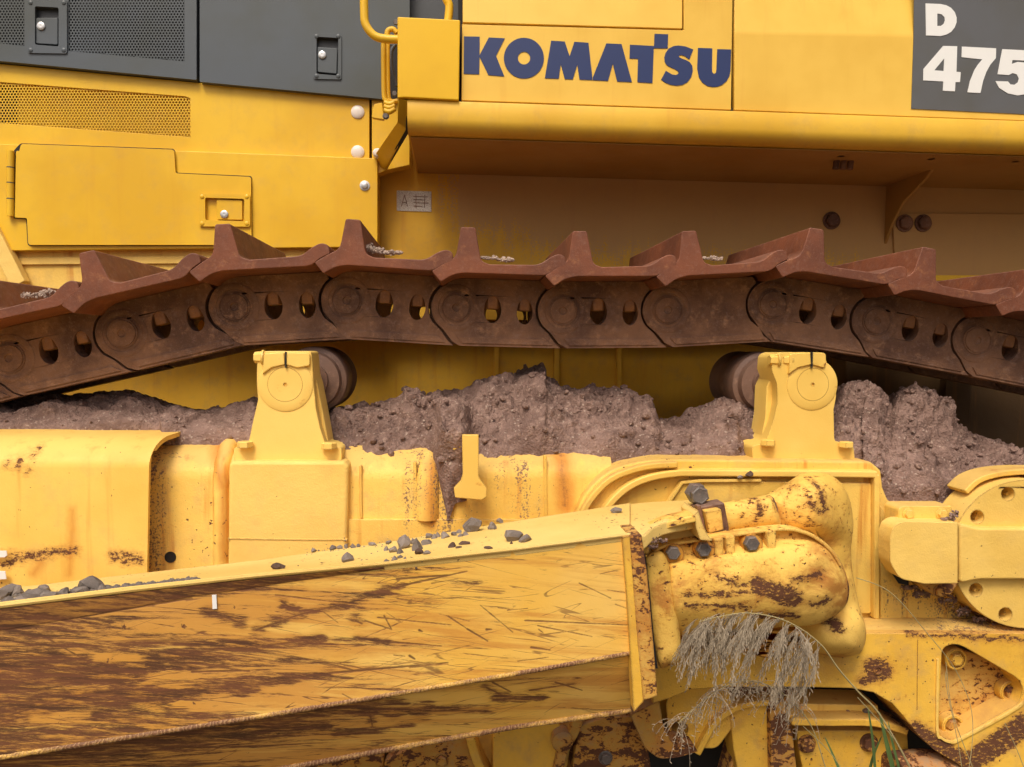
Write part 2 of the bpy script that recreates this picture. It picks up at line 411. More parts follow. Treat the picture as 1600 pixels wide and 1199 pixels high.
def link(name, verts, faces, mat, parent=None, smooth=True, bevel=0.0, seg=2, local=False, mats=None, fmat=None, subsurf=0):
    """one mesh object, its origin at its own middle"""
    vs = [Vector(v) for v in verts]
    if local: c = Vector((0, 0, 0))
    else:
        lo = Vector((min(v[i] for v in vs) for i in range(3))); hi = Vector((max(v[i] for v in vs) for i in range(3)))
        c = (lo + hi) / 2
    me = bpy.data.meshes.new(name); me.from_pydata([v - c for v in vs], [], faces)
    bm = bmesh.new(); bm.from_mesh(me); bmesh.ops.recalc_face_normals(bm, faces=bm.faces[:]); bm.to_mesh(me); bm.free()
    me.materials.append(mat if not isinstance(mat, str) else M[mat])
    for m_ in (mats or []): me.materials.append(M[m_])
    if fmat: me.polygons.foreach_set('material_index', fmat)
    o = bpy.data.objects.new(name, me); COL.objects.link(o)
    if parent is not None: o.parent = parent
    o.location = c - (WL[parent.name] if (parent is not None and not local) else Vector((0, 0, 0)))
    if not local: WL[o.name] = c.copy()
    if smooth:
        me.polygons.foreach_set('use_smooth', [True] * len(me.polygons))
        if hasattr(me, 'set_sharp_from_angle'): me.set_sharp_from_angle(angle=R(38))
    if bevel:
        b = o.modifiers.new('bevel', 'BEVEL'); b.width = bevel; b.segments = seg; b.limit_method = 'ANGLE'; b.angle_limit = R(40)
        b.harden_normals = True
    if subsurf:
        s_ = o.modifiers.new('sub', 'SUBSURF'); s_.levels = subsurf; s_.render_levels = subsurf
    return o


def rounded(pts, n=5):
    """polygon with optional corner radius as third value"""
    out = []; N = len(pts)
    for i, p in enumerate(pts):
        r = p[2] if len(p) > 2 else 0
        c = Vector(p[:2])
        if not r: out.append((c.x, c.y)); continue
        a = Vector(pts[i - 1][:2]) - c; b = Vector(pts[(i + 1) % N][:2]) - c
        ra = min(r, a.length * .48); rb = min(r, b.length * .48)
        A = c + a.normalized() * ra; B = c + b.normalized() * rb
        for k in range(n + 1):
            t_ = k / n; q = A * (1 - t_) ** 2 + c * 2 * t_ * (1 - t_) + B * t_ ** 2
            out.append((q.x, q.y))
    return out


def circ(u, v, r, n=24, rv=None):
    rv = rv or r
    return [(u + r * math.cos(2 * math.pi * k / n), v + rv * math.sin(2 * math.pi * k / n)) for k in range(n)]


def prism(front, back, holes_f=(), holes_b=()):
    """closed solid between two matching outlines of 3-D points (with holes)"""
    loops = [front] + list(holes_f); bl = [back] + list(holes_b)
    V = [p for l in loops for p in l]; n = len(V)
    V2 = [p for l in bl for p in l]
    F = []
    if not holes_f:
        F.append(list(range(n))); F.append([n + i for i in reversed(range(n))])
    else:
        flat = [[Vector((p.x, p.z, 0)) for p in l] for l in loops]
        for t_ in tessellate_polygon(flat):
            F.append(list(t_)); F.append([n + i for i in reversed(t_)])
    s = 0
    for l in loops:
        m = len(l)
        for i in range(m):
            a, b = s + i, s + (i + 1) % m
            F.append([a, b, n + b, n + a])
        s += m
    return V + V2, F


def slab(name, pts, Y, depth, mat, parent, bevel=.003, holes=(), smooth=True, seg=2, dy=None, n=5):
    """plate whose front face is the outline pts on the plane Y, extruded away from the viewer; dy(u,v) tilts the face"""
    f = lambda u, v: Y + (dy(u, v) if dy else 0)
    o = [P(u, v, f(u, v)) for u, v in rounded(pts, n)]
    hs = [[P(u, v, f(u, v)) for u, v in h] for h in holes]
    sh = lambda l: [p + Vector((0, depth, 0)) for p in l]
    V, F = prism(o, sh(o), hs, [sh(h) for h in hs])
    return link(name, V, F, mat, parent, smooth, bevel, seg)


def catmull(pts, n=6):
    out = []; L = len(pts)
    for i in range(L - 1):
        p0, p1, p2, p3 = pts[max(i - 1, 0)], pts[i], pts[i + 1], pts[min(i + 2, L - 1)]
        for k in range(n):
            t_ = k / n
            out.append(tuple(.5 * (2 * b + (c - a) * t_ + (2 * a - 5 * b + 4 * c - d) * t_ ** 2 + (3 * b - a - 3 * c + d) * t_ ** 3)
                             for a, b, c, d in zip(p0, p1, p2, p3)))
    out.append(tuple(pts[-1]))
    return out


def tube_vf(path, rad, N=12, cap=True):
    """path of 3-D points with a radius each"""
    V = []; F = []
    L = len(path); up = Vector((0, 1, 0))
    for i, p in enumerate(path):
        d = (path[min(i + 1, L - 1)] - path[max(i - 1, 0)]).normalized()
        a = d.cross(up)
        if a.length < .05: a = d.cross(Vector((1, 0, 0)))
        a.normalize(); b = a.cross(d)
        r = rad[i] if isinstance(rad, (list, tuple)) else rad
        for k in range(N):
            t_ = 2 * math.pi * k / N
            V.append(p + a * math.cos(t_) * r + b * math.sin(t_) * r)
    for i in range(L - 1):
        for k in range(N):
            F.append([i * N + k, i * N + (k + 1) % N, (i + 1) * N + (k + 1) % N, (i + 1) * N + k])
    if cap: F.append(list(range(N))); F.append([(L - 1) * N + k for k in reversed(range(N))])
    return V, F


def limb(name, pts, mat, parent, N=24, n=6, rough=0.0, flat=1.0):
    """smooth tube; pts = (u, v, Y, radius px)"""
    q = catmull(pts, n)
    path = [P(a, b, c) for a, b, c, r in q]; rad = [r * c / FPX for a, b, c, r in q]
    V, F = tube_vf(path, rad, N)
    if rough:
        V = [v + Vector((noise.noise(v * 14), noise.noise(v * 14 + Vector((9, 0, 0))), noise.noise(v * 14 + Vector((0, 9, 0))))) * rough for v in V]
    return link(name, V, F, mat, parent)


def pillow(name, outline, axis, Y0, hgt, mat, parent, back=.06, rings=9, power=.5, rough=.0, sm=4, fn=None):
    """rounded casting: the surface rises from its outline (depth Y0) to an inner axis line, with a side wall behind"""
    o = catmull(list(outline) + [outline[0]], sm)[:-1] if sm else list(outline); n = len(o)
    ax = [Vector(a) for a in axis]

    def near(p):
        b = None
        for a, c in zip(ax[:-1], ax[1:]):
            d = c - a; t_ = min(max((p - a).dot(d) / d.dot(d), 0), 1); q = a + d * t_
            if b is None or (q - p).length < b[0]: b = ((q - p).length, q)
        return b[1]
    V = []; F = []
    for i in range(rings + 2):
        s_ = max(0, i - 1) / rings; r_ = 1 - math.cos(s_ * math.pi / 2)
        for (u, v) in o:
            p = Vector((u, v)); q = near(p); w_ = p.lerp(q, r_)
            h = (hgt if fn is None else fn(w_.x, w_.y)) * (1 - (1 - r_) ** (1 / power)) ** power
            pt = P(w_.x, w_.y, Y0 + back if i == 0 else Y0 - h)
            if rough and i > 1: pt += Vector((0, -noise.noise(pt * 16) * rough, noise.noise(pt * 12 + Vector((4, 4, 4))) * rough * .5))
            V.append(pt)
    for i in range(rings + 1):
        for k in range(n): F.append([i * n + k, i * n + (k + 1) % n, (i + 1) * n + (k + 1) % n, (i + 1) * n + k])
    return link(name, V, F, mat, parent)


def stroke(pts, wd):
    """closed outline round a polyline of pixels"""
    L = []; Rr = []; n = len(pts)
    for i, p in enumerate(pts):
        a = Vector(pts[max(i - 1, 0)][:2]); b = Vector(pts[min(i + 1, n - 1)][:2])
        d = (b - a).normalized(); nn = Vector((-d.y, d.x)) * wd / 2
        L.append((p[0] + nn.x, p[1] + nn.y)); Rr.append((p[0] - nn.x, p[1] - nn.y))
    return L + Rr[::-1]


def strip(name, pts, wd, Y, depth, mat, parent, bevel=.002, smoothn=0):
    if smoothn: pts = catmull(pts, smoothn)
    return slab(name, stroke(pts, wd), Y, depth, mat, parent, bevel)


def lathe_vf(prof, N=28):
    """prof = (radius, y) pairs; axis along Y"""
    V = []; F = []
    for r, y in prof:
        for k in range(N):
            t_ = 2 * math.pi * k / N; V.append(Vector((r * math.cos(t_), y, r * math.sin(t_))))
    for i in range(len(prof) - 1):
        for k in range(N): F.append([i * N + k, i * N + (k + 1) % N, (i + 1) * N + (k + 1) % N, (i + 1) * N + k])
    F.append(list(range(N))); F.append([(len(prof) - 1) * N + k for k in reversed(range(N))])
    return V, F


def lathe(name, u, v, Y, prof_px, mat, parent, N=32):
    """prof_px = (radius px at Y, depth m)"""
    c = P(u, v, Y); V, F = lathe_vf([(r * Y / FPX, y) for r, y in prof_px], N)
    return link(name, [p + c for p in V], F, mat, parent)


MESH = {}


def hexbolt_mesh(mat, washer=True, sock=False):
    key = (mat, washer, sock)
    if key in MESH: return MESH[key]
    V = []; F = []

    def ring(r, y, n, ph=0.0):
        s = len(V)
        for k in range(n):
            t_ = 2 * math.pi * k / n + ph; V.append(Vector((r * math.cos(t_), y, r * math.sin(t_))))
        return s

    def join(a, b, n):
        for k in range(n): F.append([a + k, a + (k + 1) % n, b + (k + 1) % n, b + k])
    if washer:
        a = ring(1.28, 0, 24); b = ring(1.28, -.16, 24); c = ring(1.18, -.2, 24); join(a, b, 24); join(b, c, 24); F.append([c + k for k in range(24)])
    a = ring(1, 0, 6, .2); b = ring(1, -.72, 6, .2); c = ring(.86, -.82, 6, .2); join(a, b, 6); join(b, c, 6)
    d = ring(.80, -.84, 6, .2); join(c, d, 6); e = ring(.70, -.80, 6, .2); join(d, e, 6); F.append([e + k for k in range(6)])
    me = bpy.data.meshes.new('bolt'); me.from_pydata(V, [], F)
    bm = bmesh.new(); bm.from_mesh(me); bmesh.ops.recalc_face_normals(bm, faces=bm.faces[:]); bm.to_mesh(me); bm.free()
    me.materials.append(M[mat]); MESH[key] = me
    return me


def bolt(u, v, Y, r, parent, mat='steel', washer=True, rot=None, name='bolt', label=None):
    o = bpy.data.objects.new(name, hexbolt_mesh(mat, washer)); COL.objects.link(o); o.parent = parent
    c = P(u, v, Y); o.location = c - WL[parent.name]; s = r * Y / FPX; o.scale = (s, s, s)
    o.rotation_euler = (0, rot if rot is not None else random.uniform(0, 1), 0)
    if label: o['label'] = label
    return o


def box_vf(lo, hi):
    V = [Vector((x, y, z)) for x in (lo[0], hi[0]) for y in (lo[1], hi[1]) for z in (lo[2], hi[2])]
    return V, [[0, 1, 3, 2], [4, 6, 7, 5], [0, 4, 5, 1], [2, 3, 7, 6], [0, 2, 6, 4], [1, 5, 7, 3]]


def profile_x(name, prof, u0, u1, Yref, mat, parent, bevel=0.0, cuts=1, jitter=0.0):
    """solid with the closed (Y, z) profile prof between the X of pixels u0 and u1 at depth Yref"""
    x0, x1 = P(u0, 600, Yref).x, P(u1, 600, Yref).x; V = []; F = []; n = len(prof)
    for i in range(cuts + 1):
        x = x0 + (x1 - x0) * i / cuts
        for (y, z) in prof:
            p = Vector((x, y, z))
            if jitter: p += Vector((0, noise.noise(p * 3) * jitter, noise.noise(p * 3 + Vector((5, 5, 5))) * jitter))
            V.append(p)
    for i in range(cuts):
        for k in range(n): F.append([i * n + k, i * n + (k + 1) % n, (i + 1) * n + (k + 1) % n, (i + 1) * n + k])
    F.append(list(range(n))); F.append([cuts * n + k for k in reversed(range(n))])
    return link(name, V, F, mat, parent, True, bevel)


# ------------------------------------------------------------------ setting
def grid_sheet(name, x0, x1, y0, y1, nx, ny, zf, mat):
    V = [Vector((x0 + (x1 - x0) * i / nx, y0 + (y1 - y0) * j / ny, 0)) for j in range(ny + 1) for i in range(nx + 1)]
    for v in V: v.z = zf(v)
    F = [[j * (nx + 1) + i, j * (nx + 1) + i + 1, (j + 1) * (nx + 1) + i + 1, (j + 1) * (nx + 1) + i] for j in range(ny) for i in range(nx)]
    return link(name, V, F, mat)


g = grid_sheet('ground', -60, 60, -60, 60, 120, 120, lambda v: noise.noise(v * .7) * .03 - .02, 'ground')
tag(g, kind='structure')

# ------------------------------------------------------------------ the bulldozer
D = bpy.data.objects.new('bulldozer', None); COL.objects.link(D); D.location = (0, 2.9, 0); WL['bulldozer'] = D.location.copy()
tag(D, 'yellow crawler bulldozer with grey hood, rusty track and scraped push arm', 'bulldozer')


def empty(name, c, parent=D):
    o = bpy.data.objects.new(name, None); COL.objects.link(o); o.parent = parent
    o.location = c - WL[parent.name]; WL[o.name] = c.copy(); return o


# ---- hull side behind everything
HY = 3.0
hz = P(800, 500, HY).z
hull = link('hull_side', *box_vf((P(588, 300, HY).x, HY, hz), (6.0, HY + 2.2, 2.30)), 'hull', D)
link('hull_lower_side', *box_vf((-4.5, HY + .15, .35), (6.0, HY + 2.2, hz - .003)), 'hull', D)
hull2 = link('hull_side', *box_vf((-4.5, HY - .06, hz), (P(588, 300, HY).x - .004, HY + 2.2, P(300, 440, HY - .06).z)), 'hull', D)
slab('hull_ledge', [(1455, 430), (1700, 431), (1700, 440), (1455, 439)], 2.93, .08, 'clean', D)
# vertical stiffeners low down, in the dark behind the soil
for u in (776, 870, 968, 1490): strip('seam_rib', [(u, 540), (u, 720)], 8, HY + .12, .05, 'hull', D)
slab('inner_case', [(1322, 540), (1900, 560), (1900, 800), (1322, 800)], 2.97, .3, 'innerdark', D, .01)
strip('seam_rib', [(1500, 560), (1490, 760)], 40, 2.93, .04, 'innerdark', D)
# ---- lower left side panels
pl = slab('side_panel', [(-700, 218), (0, 225), (590, 247.5), (590, 386), (16, 392), (-5, 350), (-5, 250), (-700, 250)], 2.88, .09, 'clean', D, .003)
ML = slab('side_ledge', [(-700, 392), (18, 392), (590, 388), (590, 450), (-700, 520)], 2.915, .02, 'frame', D)
strip('ledge_rib', [(22, 408), (588, 404)], 12, 2.905, .02, 'mount', D)
strip('brace', [(-20, 350), (28, 445)], 24, 2.86, .04, 'mount', D, .004)
door = slab('access_door', [(25, 236, 4), (30, 236), (33, 225, 4), (272, 234, 5), (274, 271, 4), (392, 276.5, 4), (393, 383, 4), (44, 383, 5), (42, 341, 3), (23, 340)],
            2.868, .010, 'clean', D, .0035, holes=[rounded([(320.5, 309, 3), (381.5, 311, 3), (381.5, 346, 3), (320.5, 344, 3)])])
# dark joint behind the door edge
slab('door_seal', [(22, 235), (32, 224, 4), (273.2, 232.8, 5), (275.2, 270, 4), (393.4, 275.4, 4), (394.3, 384.3, 4), (43, 384.3, 5), (40.7, 342.3, 3), (21.5, 341.5)], 2.8775, .002, 'black', D, 0)
hp = limb('hinge', [(16.5, 236, 2.868, 5), (16.5, 338, 2.868, 5)], 'clean', D, N=12, n=1)
for v in (262, 286, 311):
    lathe_v = tube_vf([P(16.5, v - .8, 2.868), P(16.5, v + .8, 2.868)], 5.15 * 2.868 / FPX, 12)
    link('hinge_joint', lathe_v[0], lathe_v[1], 'greydark', hp)


def latch(u, v, w_, h_, Y, mat, recess, knob, parent, horizontal=False, key=(0, 0)):
    """flush latch: raised frame, recess, paddle, round key cover"""
    fr = slab('latch_frame', [(u - w_ / 2, v - h_ / 2, 4), (u + w_ / 2, v - h_ / 2 + 1, 4), (u + w_ / 2, v + h_ / 2 + 1, 4), (u - w_ / 2, v + h_ / 2, 4)], Y, .008, mat, parent, .002,
              holes=[rounded([(u + a, v + b, 3) for a, b in recess])])
    a = [(u + q[0], v + q[1]) for q in recess]
    slab('recess', a, Y + (.022 if mat == 'grey' else .017), .002, mat if mat != 'grey' else 'greydark', fr, 0)
    slab('paddle', [(u + q[0], v + q[1], 2) for q in knob], Y + .006, .009, mat, fr, .002)
    lathe('key_cover', u + key[0], v + key[1], Y + .004, [(5.8, .003), (5.9, -.002), (5.0, -.0035), (2.2, -.004), (.5, -.0035)], 'chrome', fr)
    for sx in (-1, 1):
        for sy in (-1, 1):
            lathe('rivet', u + sx * (w_ / 2 - 5), v + sy * (h_ / 2 - 5) + .5, Y, [(3.2, .002), (3.2, -.0015), (2, -.003), (.3, -.0034)], mat, fr, 12)
    return fr


latch(350.5, 328, 80, 52, 2.860, 'clean', [(-30, -19), (31, -17), (31, 18), (-30, 16)], [(-12, -16), (28, -15), (28, 16), (-12, 15)], door, key=(0, 7))
lathe('bolt', 570, 290.5, 2.88, [(7.6, .002), (7.6, -.003), (5.2, -.004), (4.4, -.009), (2.2, -.011), (.5, -.011)], 'chrome', pl)
# ---- middle yellow panel with the lower grille
sl_ = lambda u: 97 + .0965 * u
g2 = [(-20, 125), (290, 150.5), (297, 154), (297, 215), (0, 193), (-20, 191)]
mp = slab('engine_panel', [(-700, 100 - 68), (0, 100), (577, 155), (577, 250), (0, 228), (-700, 200)], 2.90, .05, 'clean', D, .003,
          holes=[[(-60, 124), (290, 151), (297, 154), (297.5, 214.5), (-60, 188)]])
slab('grille_backing', [(28, 110), (330, 140), (330, 230), (28, 208)], 2.965, .004, 'clean', D, 0)
slab('grille_cavity', [(-90, 100), (340, 138), (340, 235), (-90, 190)], 2.97, .02, 'black', D, 0)
sp = slab('engine_panel', [(581, 156), (640, 160), (640, 258), (604, 266), (590, 272), (581, 250)], 2.895, .06, 'clean', D, .002)
for v in (175.5, 238): lathe('cap_plug', 559, v, 2.90, [(10, .001), (10, -.003), (8.5, -.006), (4, -.008), (.5, -.009)], 'cap', mp)


def honeycomb(name, poly, pitch, rh, Y, th, mat, parent):
    """perforated sheet: one ring of six quads round each hole, rows laid in hexagonal packing"""
    def inside(x, y):
        c = False; n = len(poly)
        for i in range(n):
            x1, y1 = poly[i]; x2, y2 = poly[(i + 1) % n]
            if (y1 > y) != (y2 > y) and x < (x2 - x1) * (y - y1) / (y2 - y1) + x1: c = not c
        return c
    V = []; F = []
    us = [p[0] for p in poly]; vs = [p[1] for p in poly]
    r_o = pitch / math.sqrt(3); dyy = pitch * math.sqrt(3) / 2; j = 0; v = min(vs)
    while v < max(vs):
        u = min(us) + (pitch / 2 if j % 2 else 0)
        while u < max(us):
            if inside(u, v):
                s = len(V)
                for k in range(6):
                    t_ = math.pi / 6 + k * math.pi / 3
                    V.append(P(u + r_o * math.cos(t_), v + r_o * math.sin(t_), Y))
                for k in range(6):
                    t_ = math.pi / 6 + k * math.pi / 3
                    V.append(P(u + rh * math.cos(t_), v + rh * math.sin(t_), Y))
                for k in range(6):
                    V.append(V[s + 6 + k] + Vector((0, th, 0)))
                for k in range(6):
                    k2 = (k + 1) % 6
                    F.append([s + k, s + k2, s + 6 + k2, s + 6 + k]); F.append([s + 6 + k, s + 6 + k2, s + 12 + k2, s + 12 + k])
            u += pitch
        v += dyy; j += 1
    o = link(name, V, F, mat, parent, smooth=False)
    return o


honeycomb('perforated_grille', [(-60, 122), (291, 150), (298, 154), (298, 215), (-60, 189)], 4.9, 2.05, 2.904, .003, 'clean', mp)

# ---- dark hood side
h1 = slab('hood_door', [(-700, 28), (307, 125, 2), (307, -400), (-700, -400)], 2.875, .03, 'grey', D, .004,
          holes=[rounded([(54.5, 10, 3), (91.5, 12, 3), (91.5, 73, 3), (54.5, 70, 3)]), [(-80, -60), (38, -60), (38, 72), (-80, 60)], [(107, -60), (288, -60), (288, 96), (107, 80)]])
slab('hood_cavity', [(-90, -100), (300, -100), (300, 110), (-90, 90)], 2.915, .02, 'black', D, 0)
honeycomb('perforated_grille', [(-80, -20), (39, -20), (39, 73), (-80, 61)], 4.9, 1.75, 2.879, .003, 'grey', h1)
honeycomb('perforated_grille', [(106, -20), (289, -20), (289, 97), (106, 81)], 4.9, 1.75, 2.879, .003, 'grey', h1)
h2 = slab('hood_door', [(312, 128, 2), (640, 159, 2), (640, -400), (312, -400)], 2.875, .03, 'grey', D, .004, holes=[rounded([(494.5, 57.5, 3), (528.5, 59.5, 3), (527.5, 118.5, 3), (494.5, 115.5, 3)])])
latch(73.5, 41, 62, 84, 2.870, 'grey', [(-19, -31), (18, -29), (18, 32), (-19, 29)], [(-17.5, -13), (16.5, -13), (16.5, 29), (-17.5, 27)], h1, key=(-9.5, 0))
latch(511.5, 87.5, 44, 72, 2.870, 'grey', [(-17, -30), (17, -28), (16, 31), (-17, 28)], [(-15.5, -14), (15.5, -12), (14.5, 28), (-15.5, 25)], h2, key=(-8, -1.5))
slab('hood_core', [(-700, 20), (760, 158), (760, -450), (-700, -450)], 2.94, 1.5, 'greydark', D, 0)
slab('hood_core', [(-700, 60), (588, 150), (588, 430), (-700, 520)], 2.98, 1.5, 'black', D, 0)

# ---- fender
FY = 2.45
uz = P(700, 270, HY).z           # underside height
zt = P(900, 163, FY).z
zt = P(900, 166.5, FY).z
prof = [(FY - .008, zt), (FY - .010, zt - .004), (FY - .010, uz + .040), (FY - .004, uz + .022), (FY + .010, uz + .008), (FY + .03, uz), (HY, uz), (HY, uz + .035),
        (FY + .08, uz + .035), (FY + .03, uz + .055), (FY + .015, zt - .002)]
x0 = P(634, 180, FY).x
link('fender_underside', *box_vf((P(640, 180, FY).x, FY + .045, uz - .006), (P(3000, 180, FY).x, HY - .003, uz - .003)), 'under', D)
# the skirt's top edge follows the joint under the panels
sk = profile_x('fender_skirt', prof, 634.5, 3000, FY, 'skirt', D, 0, 24)
cheek_pts = [(2.425, zt + .028), (2.425, uz + .05), (HY - .05, uz - .045), (HY - .04, uz - .075), (HY - .005, uz - .075), (HY - .005, uz + .05), (2.6, zt + .028)]
cx = P(632, 180, FY).x


def yz_slab(name, pts, x, th, mat, parent, bevel=.002):
    f = [Vector((x, y, z)) for y, z in pts]; b = [Vector((x + th, y, z)) for y, z in pts]; n = len(pts)
    F = [list(range(n)), [n + i for i in reversed(range(n))]] + [[i, (i + 1) % n, n + (i + 1) % n, n + i] for i in range(n)]
    return link(name, f + b, F, mat, parent, True, bevel)


# panels above the skirt
TB = .00045                       # the upper part of the panels leans back


def lean(u, v):
    b = 44 + .017 * (u - 720)
    return max(0.0, b - v) * TB


def fpanel(name, u0, u1, v0, v1f, mat, Y=FY + .008, depth=.02):
    """panel with a soft crease; bottom edge follows the joint line v1f(u)"""
    V = []; F = []; us = [u0 + (u1 - u0) * i / 4 for i in range(5)]; rows = []
    for u in us:
        b = 44 + .017 * (u - 720); bot = v1f(u)
        vs = [v0, b - 4, b, b + 4, bot] if v0 < b - 5 else [v0, v0 + (bot - v0) * .25, v0 + (bot - v0) * .5, v0 + (bot - v0) * .75, bot]
        rows.append([P(u, v, Y + lean(u, v)) for v in vs])
    for r_ in rows: V += r_
    n1 = len(V); V += [p + Vector((0, depth, 0)) for p in V]
    for i in range(4):
        for k in range(4):
            a = i * 5 + k; F.append([a, a + 5, a + 6, a + 1]); F.append([n1 + a, n1 + a + 1, n1 + a + 6, n1 + a + 5])
    edge = [k for k in range(5)] + [i * 5 + 4 for i in range(1, 5)] + [20 + k for k in (3, 2, 1, 0)] + [i * 5 for i in (3, 2, 1)]
    for i in range(len(edge)):
        a, b = edge[i], edge[(i + 1) % len(edge)]; F.append([a, b, n1 + b, n1 + a])
    return link(name, V, F, mat, D, True, .0025)


joint = lambda u: 157 + .0365 * (u - 720)
kp = slab('fender_panel', [(722, 38), (1068.5, 47.5), (1069.5, -60), (1145.5, -60), (1142.5, 172.0), (721, 157)], FY + .008, .02, 'fender', D, .002)
up = slab('upper_door', [(723, -160), (1067, -160), (1066, 45), (723, 35)], FY + .009, .02, 'fender', D, .002, dy=lambda u, v: (36 - min(v, 36)) * .0002)
rp = fpanel('fender_panel', 1147.5, 1900, -160, lambda u: joint(u) - .3, 'fender')
slab('panel_backing', [(716, -160), (1900, -160), (1900, 215), (716, 165)], FY + .1, .4, 'black', D, 0)
slab('joint_seal', [(719, 153), (1900, 196), (1900, 206), (719, 163)], FY + .022, .02, 'black', D, 0)
bx = slab('step_box', [(621, 26), (719, 31), (717, 157), (632, 152.5), (621, 153.5)], 2.43, .35, 'box', D, .004)
bolt(618.5, 36, 2.5, 4, bx, 'steel', False); bolt(616.5, 147, 2.5, 4, bx, 'steel', False)
# lettering on the panel
K4 = lambda base, pts: [(base[0] + x / 4, base[1] + y / 4) for x, y in pts]
LET = {
    'K': [(1300, 228), (1398, 230), (1397, 345), (1455, 235), (1555, 240), (1500, 350), (1552, 478), (1452, 470), (1397, 355), (1395, 465), (1298, 462)],
    'M': [(245, 255), (330, 260), (360, 352), (390, 262), (478, 268), (502, 480), (503, 501), (422, 498), (408, 405), (380, 497), (330, 495), (305, 403), (292, 492), (205, 490)],
    'A': [(590, 272), (685, 276), (750, 514), (657, 510), (630, 398), (600, 506), (505, 502), (505, 485)],
    'T': [(737, 280), (888, 288), (891, 212), (976, 215), (973, 303), (886, 302), (878, 520), (784, 514), (788, 368), (735, 366)],
    'S': [(1133, 310), (1085, 291), (1040, 285), (1010, 289), (980, 304), (961, 330), (952, 360), (955, 388), (968, 408), (990, 421), (1015, 432), (1033, 442), (1041, 453), (1039, 463), (1025, 470),
          (1000, 466), (962, 443), (932, 498), (955, 516), (990, 530), (1030, 536), (1065, 531), (1098, 513), (1120, 482), (1130, 445), (1127, 412), (1110, 388), (1085, 375), (1062, 367), (1045, 358), (1043, 349), (1056, 344), (1080, 351), (1108, 373)],
    'U': [(1163, 300), (1252, 303), (1250, 430), (1252, 453), (1263, 463), (1275, 455), (1278, 430), (1283, 308), (1370, 310), (1366, 440), (1359, 475), (1343, 505), (1315, 530), (1285, 542), (1255, 545), (1220, 537), (1190, 517), (1169, 485), (1158, 430)],
}


def letter(pts, Y, mat, parent, holes=(), dy=None):
    f = lambda u, v: Y + (dy(u, v) if dy else 0)
    loops = [[P(u, v, f(u, v)) for u, v in pts]] + [[P(u, v, f(u, v)) for u, v in h] for h in holes]
    V, F = prism(loops[0], [p + Vector((0, .0012, 0)) for p in loops[0]], loops[1:], [[p + Vector((0, .0012, 0)) for p in l] for l in loops[1:]])
    if not holes:       # concave outlines: tessellate
        n = len(loops[0]); flat = [[Vector((p.x, p.z, 0)) for p in loops[0]]]
        F = [list(t_) for t_ in tessellate_polygon(flat)] + [[i, (i + 1) % n, n + (i + 1) % n, n + i] for i in range(n)]
    return link('lettering', V, F, mat, parent, smooth=False)


LY = FY + .0062
letter(K4((400, 0), LET['K']), LY, 'blue', kp)
letter(circ(818.6, 91, 31.3, 48, 31.8), LY, 'blue', kp, holes=[circ(818.8, 91, 9.6, 32, 10)])
for c_ in 'MATSU': letter(K4((800, 0), LET[c_]), LY, 'blue', kp)
dec = slab('number_plate_decal', [(1429, -60), (1900, -60), (1900, 193), (1424, 170), (1427.5, 60)], FY + .0055, .002, 'decalgrey', rp, 0)
dec2 = None
letter(K4((1200, 0), [(985, 22), (1080, 26), (1115, 34), (1145, 50), (1168, 78), (1179, 110), (1179, 140), (1166, 174), (1145, 200), (1115, 217), (1080, 226), (988, 222)]), FY + .004, 'white', rp,
       holes=[K4((1200, 0), [(1058, 85), (1085, 90), (1103, 108), (1106, 128), (1098, 150), (1080, 163), (1058, 163)])])
letter(K4((1200, 0), [(1095, 288), (1183, 290), (1178, 450), (1205, 452), (1200, 514), (1172, 514), (1168, 572), (1093, 568), (1096, 510), (970, 503), (972, 432)]), FY + .004, 'white', rp,
       holes=[K4((1200, 0), [(1102, 365), (1040, 440), (1098, 445)])])
letter(K4((1200, 0), [(1212, 292), (1426, 303), (1424, 365), (1390, 405), (1365, 450), (1345, 505), (1328, 582), (1247, 578), (1262, 510), (1290, 440), (1312, 405), (1340, 372), (1210, 358)]), FY + .004, 'white', rp)
letter(K4((1200, 0), [(1465, 308), (1690, 320), (1690, 384), (1528, 376), (1524, 400), (1560, 388), (1610, 392), (1660, 415), (1690, 455), (1690, 520), (1660, 565), (1610, 590), (1560, 597), (1500, 585), (1445, 550), (1422, 508),
                      (1500, 510), (1515, 528), (1540, 531), (1562, 515), (1568, 492), (1555, 465), (1530, 457), (1505, 470), (1435, 465)]), FY + .004, 'white', rp)
# ---- grab rails, cables and bracket left of the step box
limb('grab_rail', [(569, -40, 2.45, 6.3), (569, 20, 2.45, 6.3), (572, 40, 2.45, 6.3), (585, 56, 2.45, 6.3), (602, 61, 2.45, 6.3), (626, 62, 2.45, 6.3)], 'clean', D, 14)
limb('grab_rail', [(690, -40, 2.52, 6.3), (697, -3, 2.52, 6.3), (702, 10, 2.52, 6.3), (700, 34, 2.52, 6.3)], 'clean', D, 14)
for i, u in enumerate((599, 605.5)):
    limb('hydraulic_pipe', [(u, 66, 2.56 + i * .01, 3.6), (u, 100, 2.56 + i * .01, 3.6), (u + 1, 148, 2.56 + i * .01, 3.6), (u + 5, 158, 2.56 + i * .01, 3.6), (u + 16, 166 - i * 8, 2.56 + i * .01, 3.6)], 'clean', D, 10)
limb('hose', [(604, 62, 2.5, 4.2), (606, 49, 2.5, 4.2), (614, 46, 2.5, 4.2), (620, 52, 2.5, 4.2)], 'clean', D, 10)
limb('hose', [(618, 70, 2.62, 3), (611, 82, 2.62, 3), (612, 108, 2.62, 3), (620, 135, 2.62, 3)], 'greydark', D, 10)
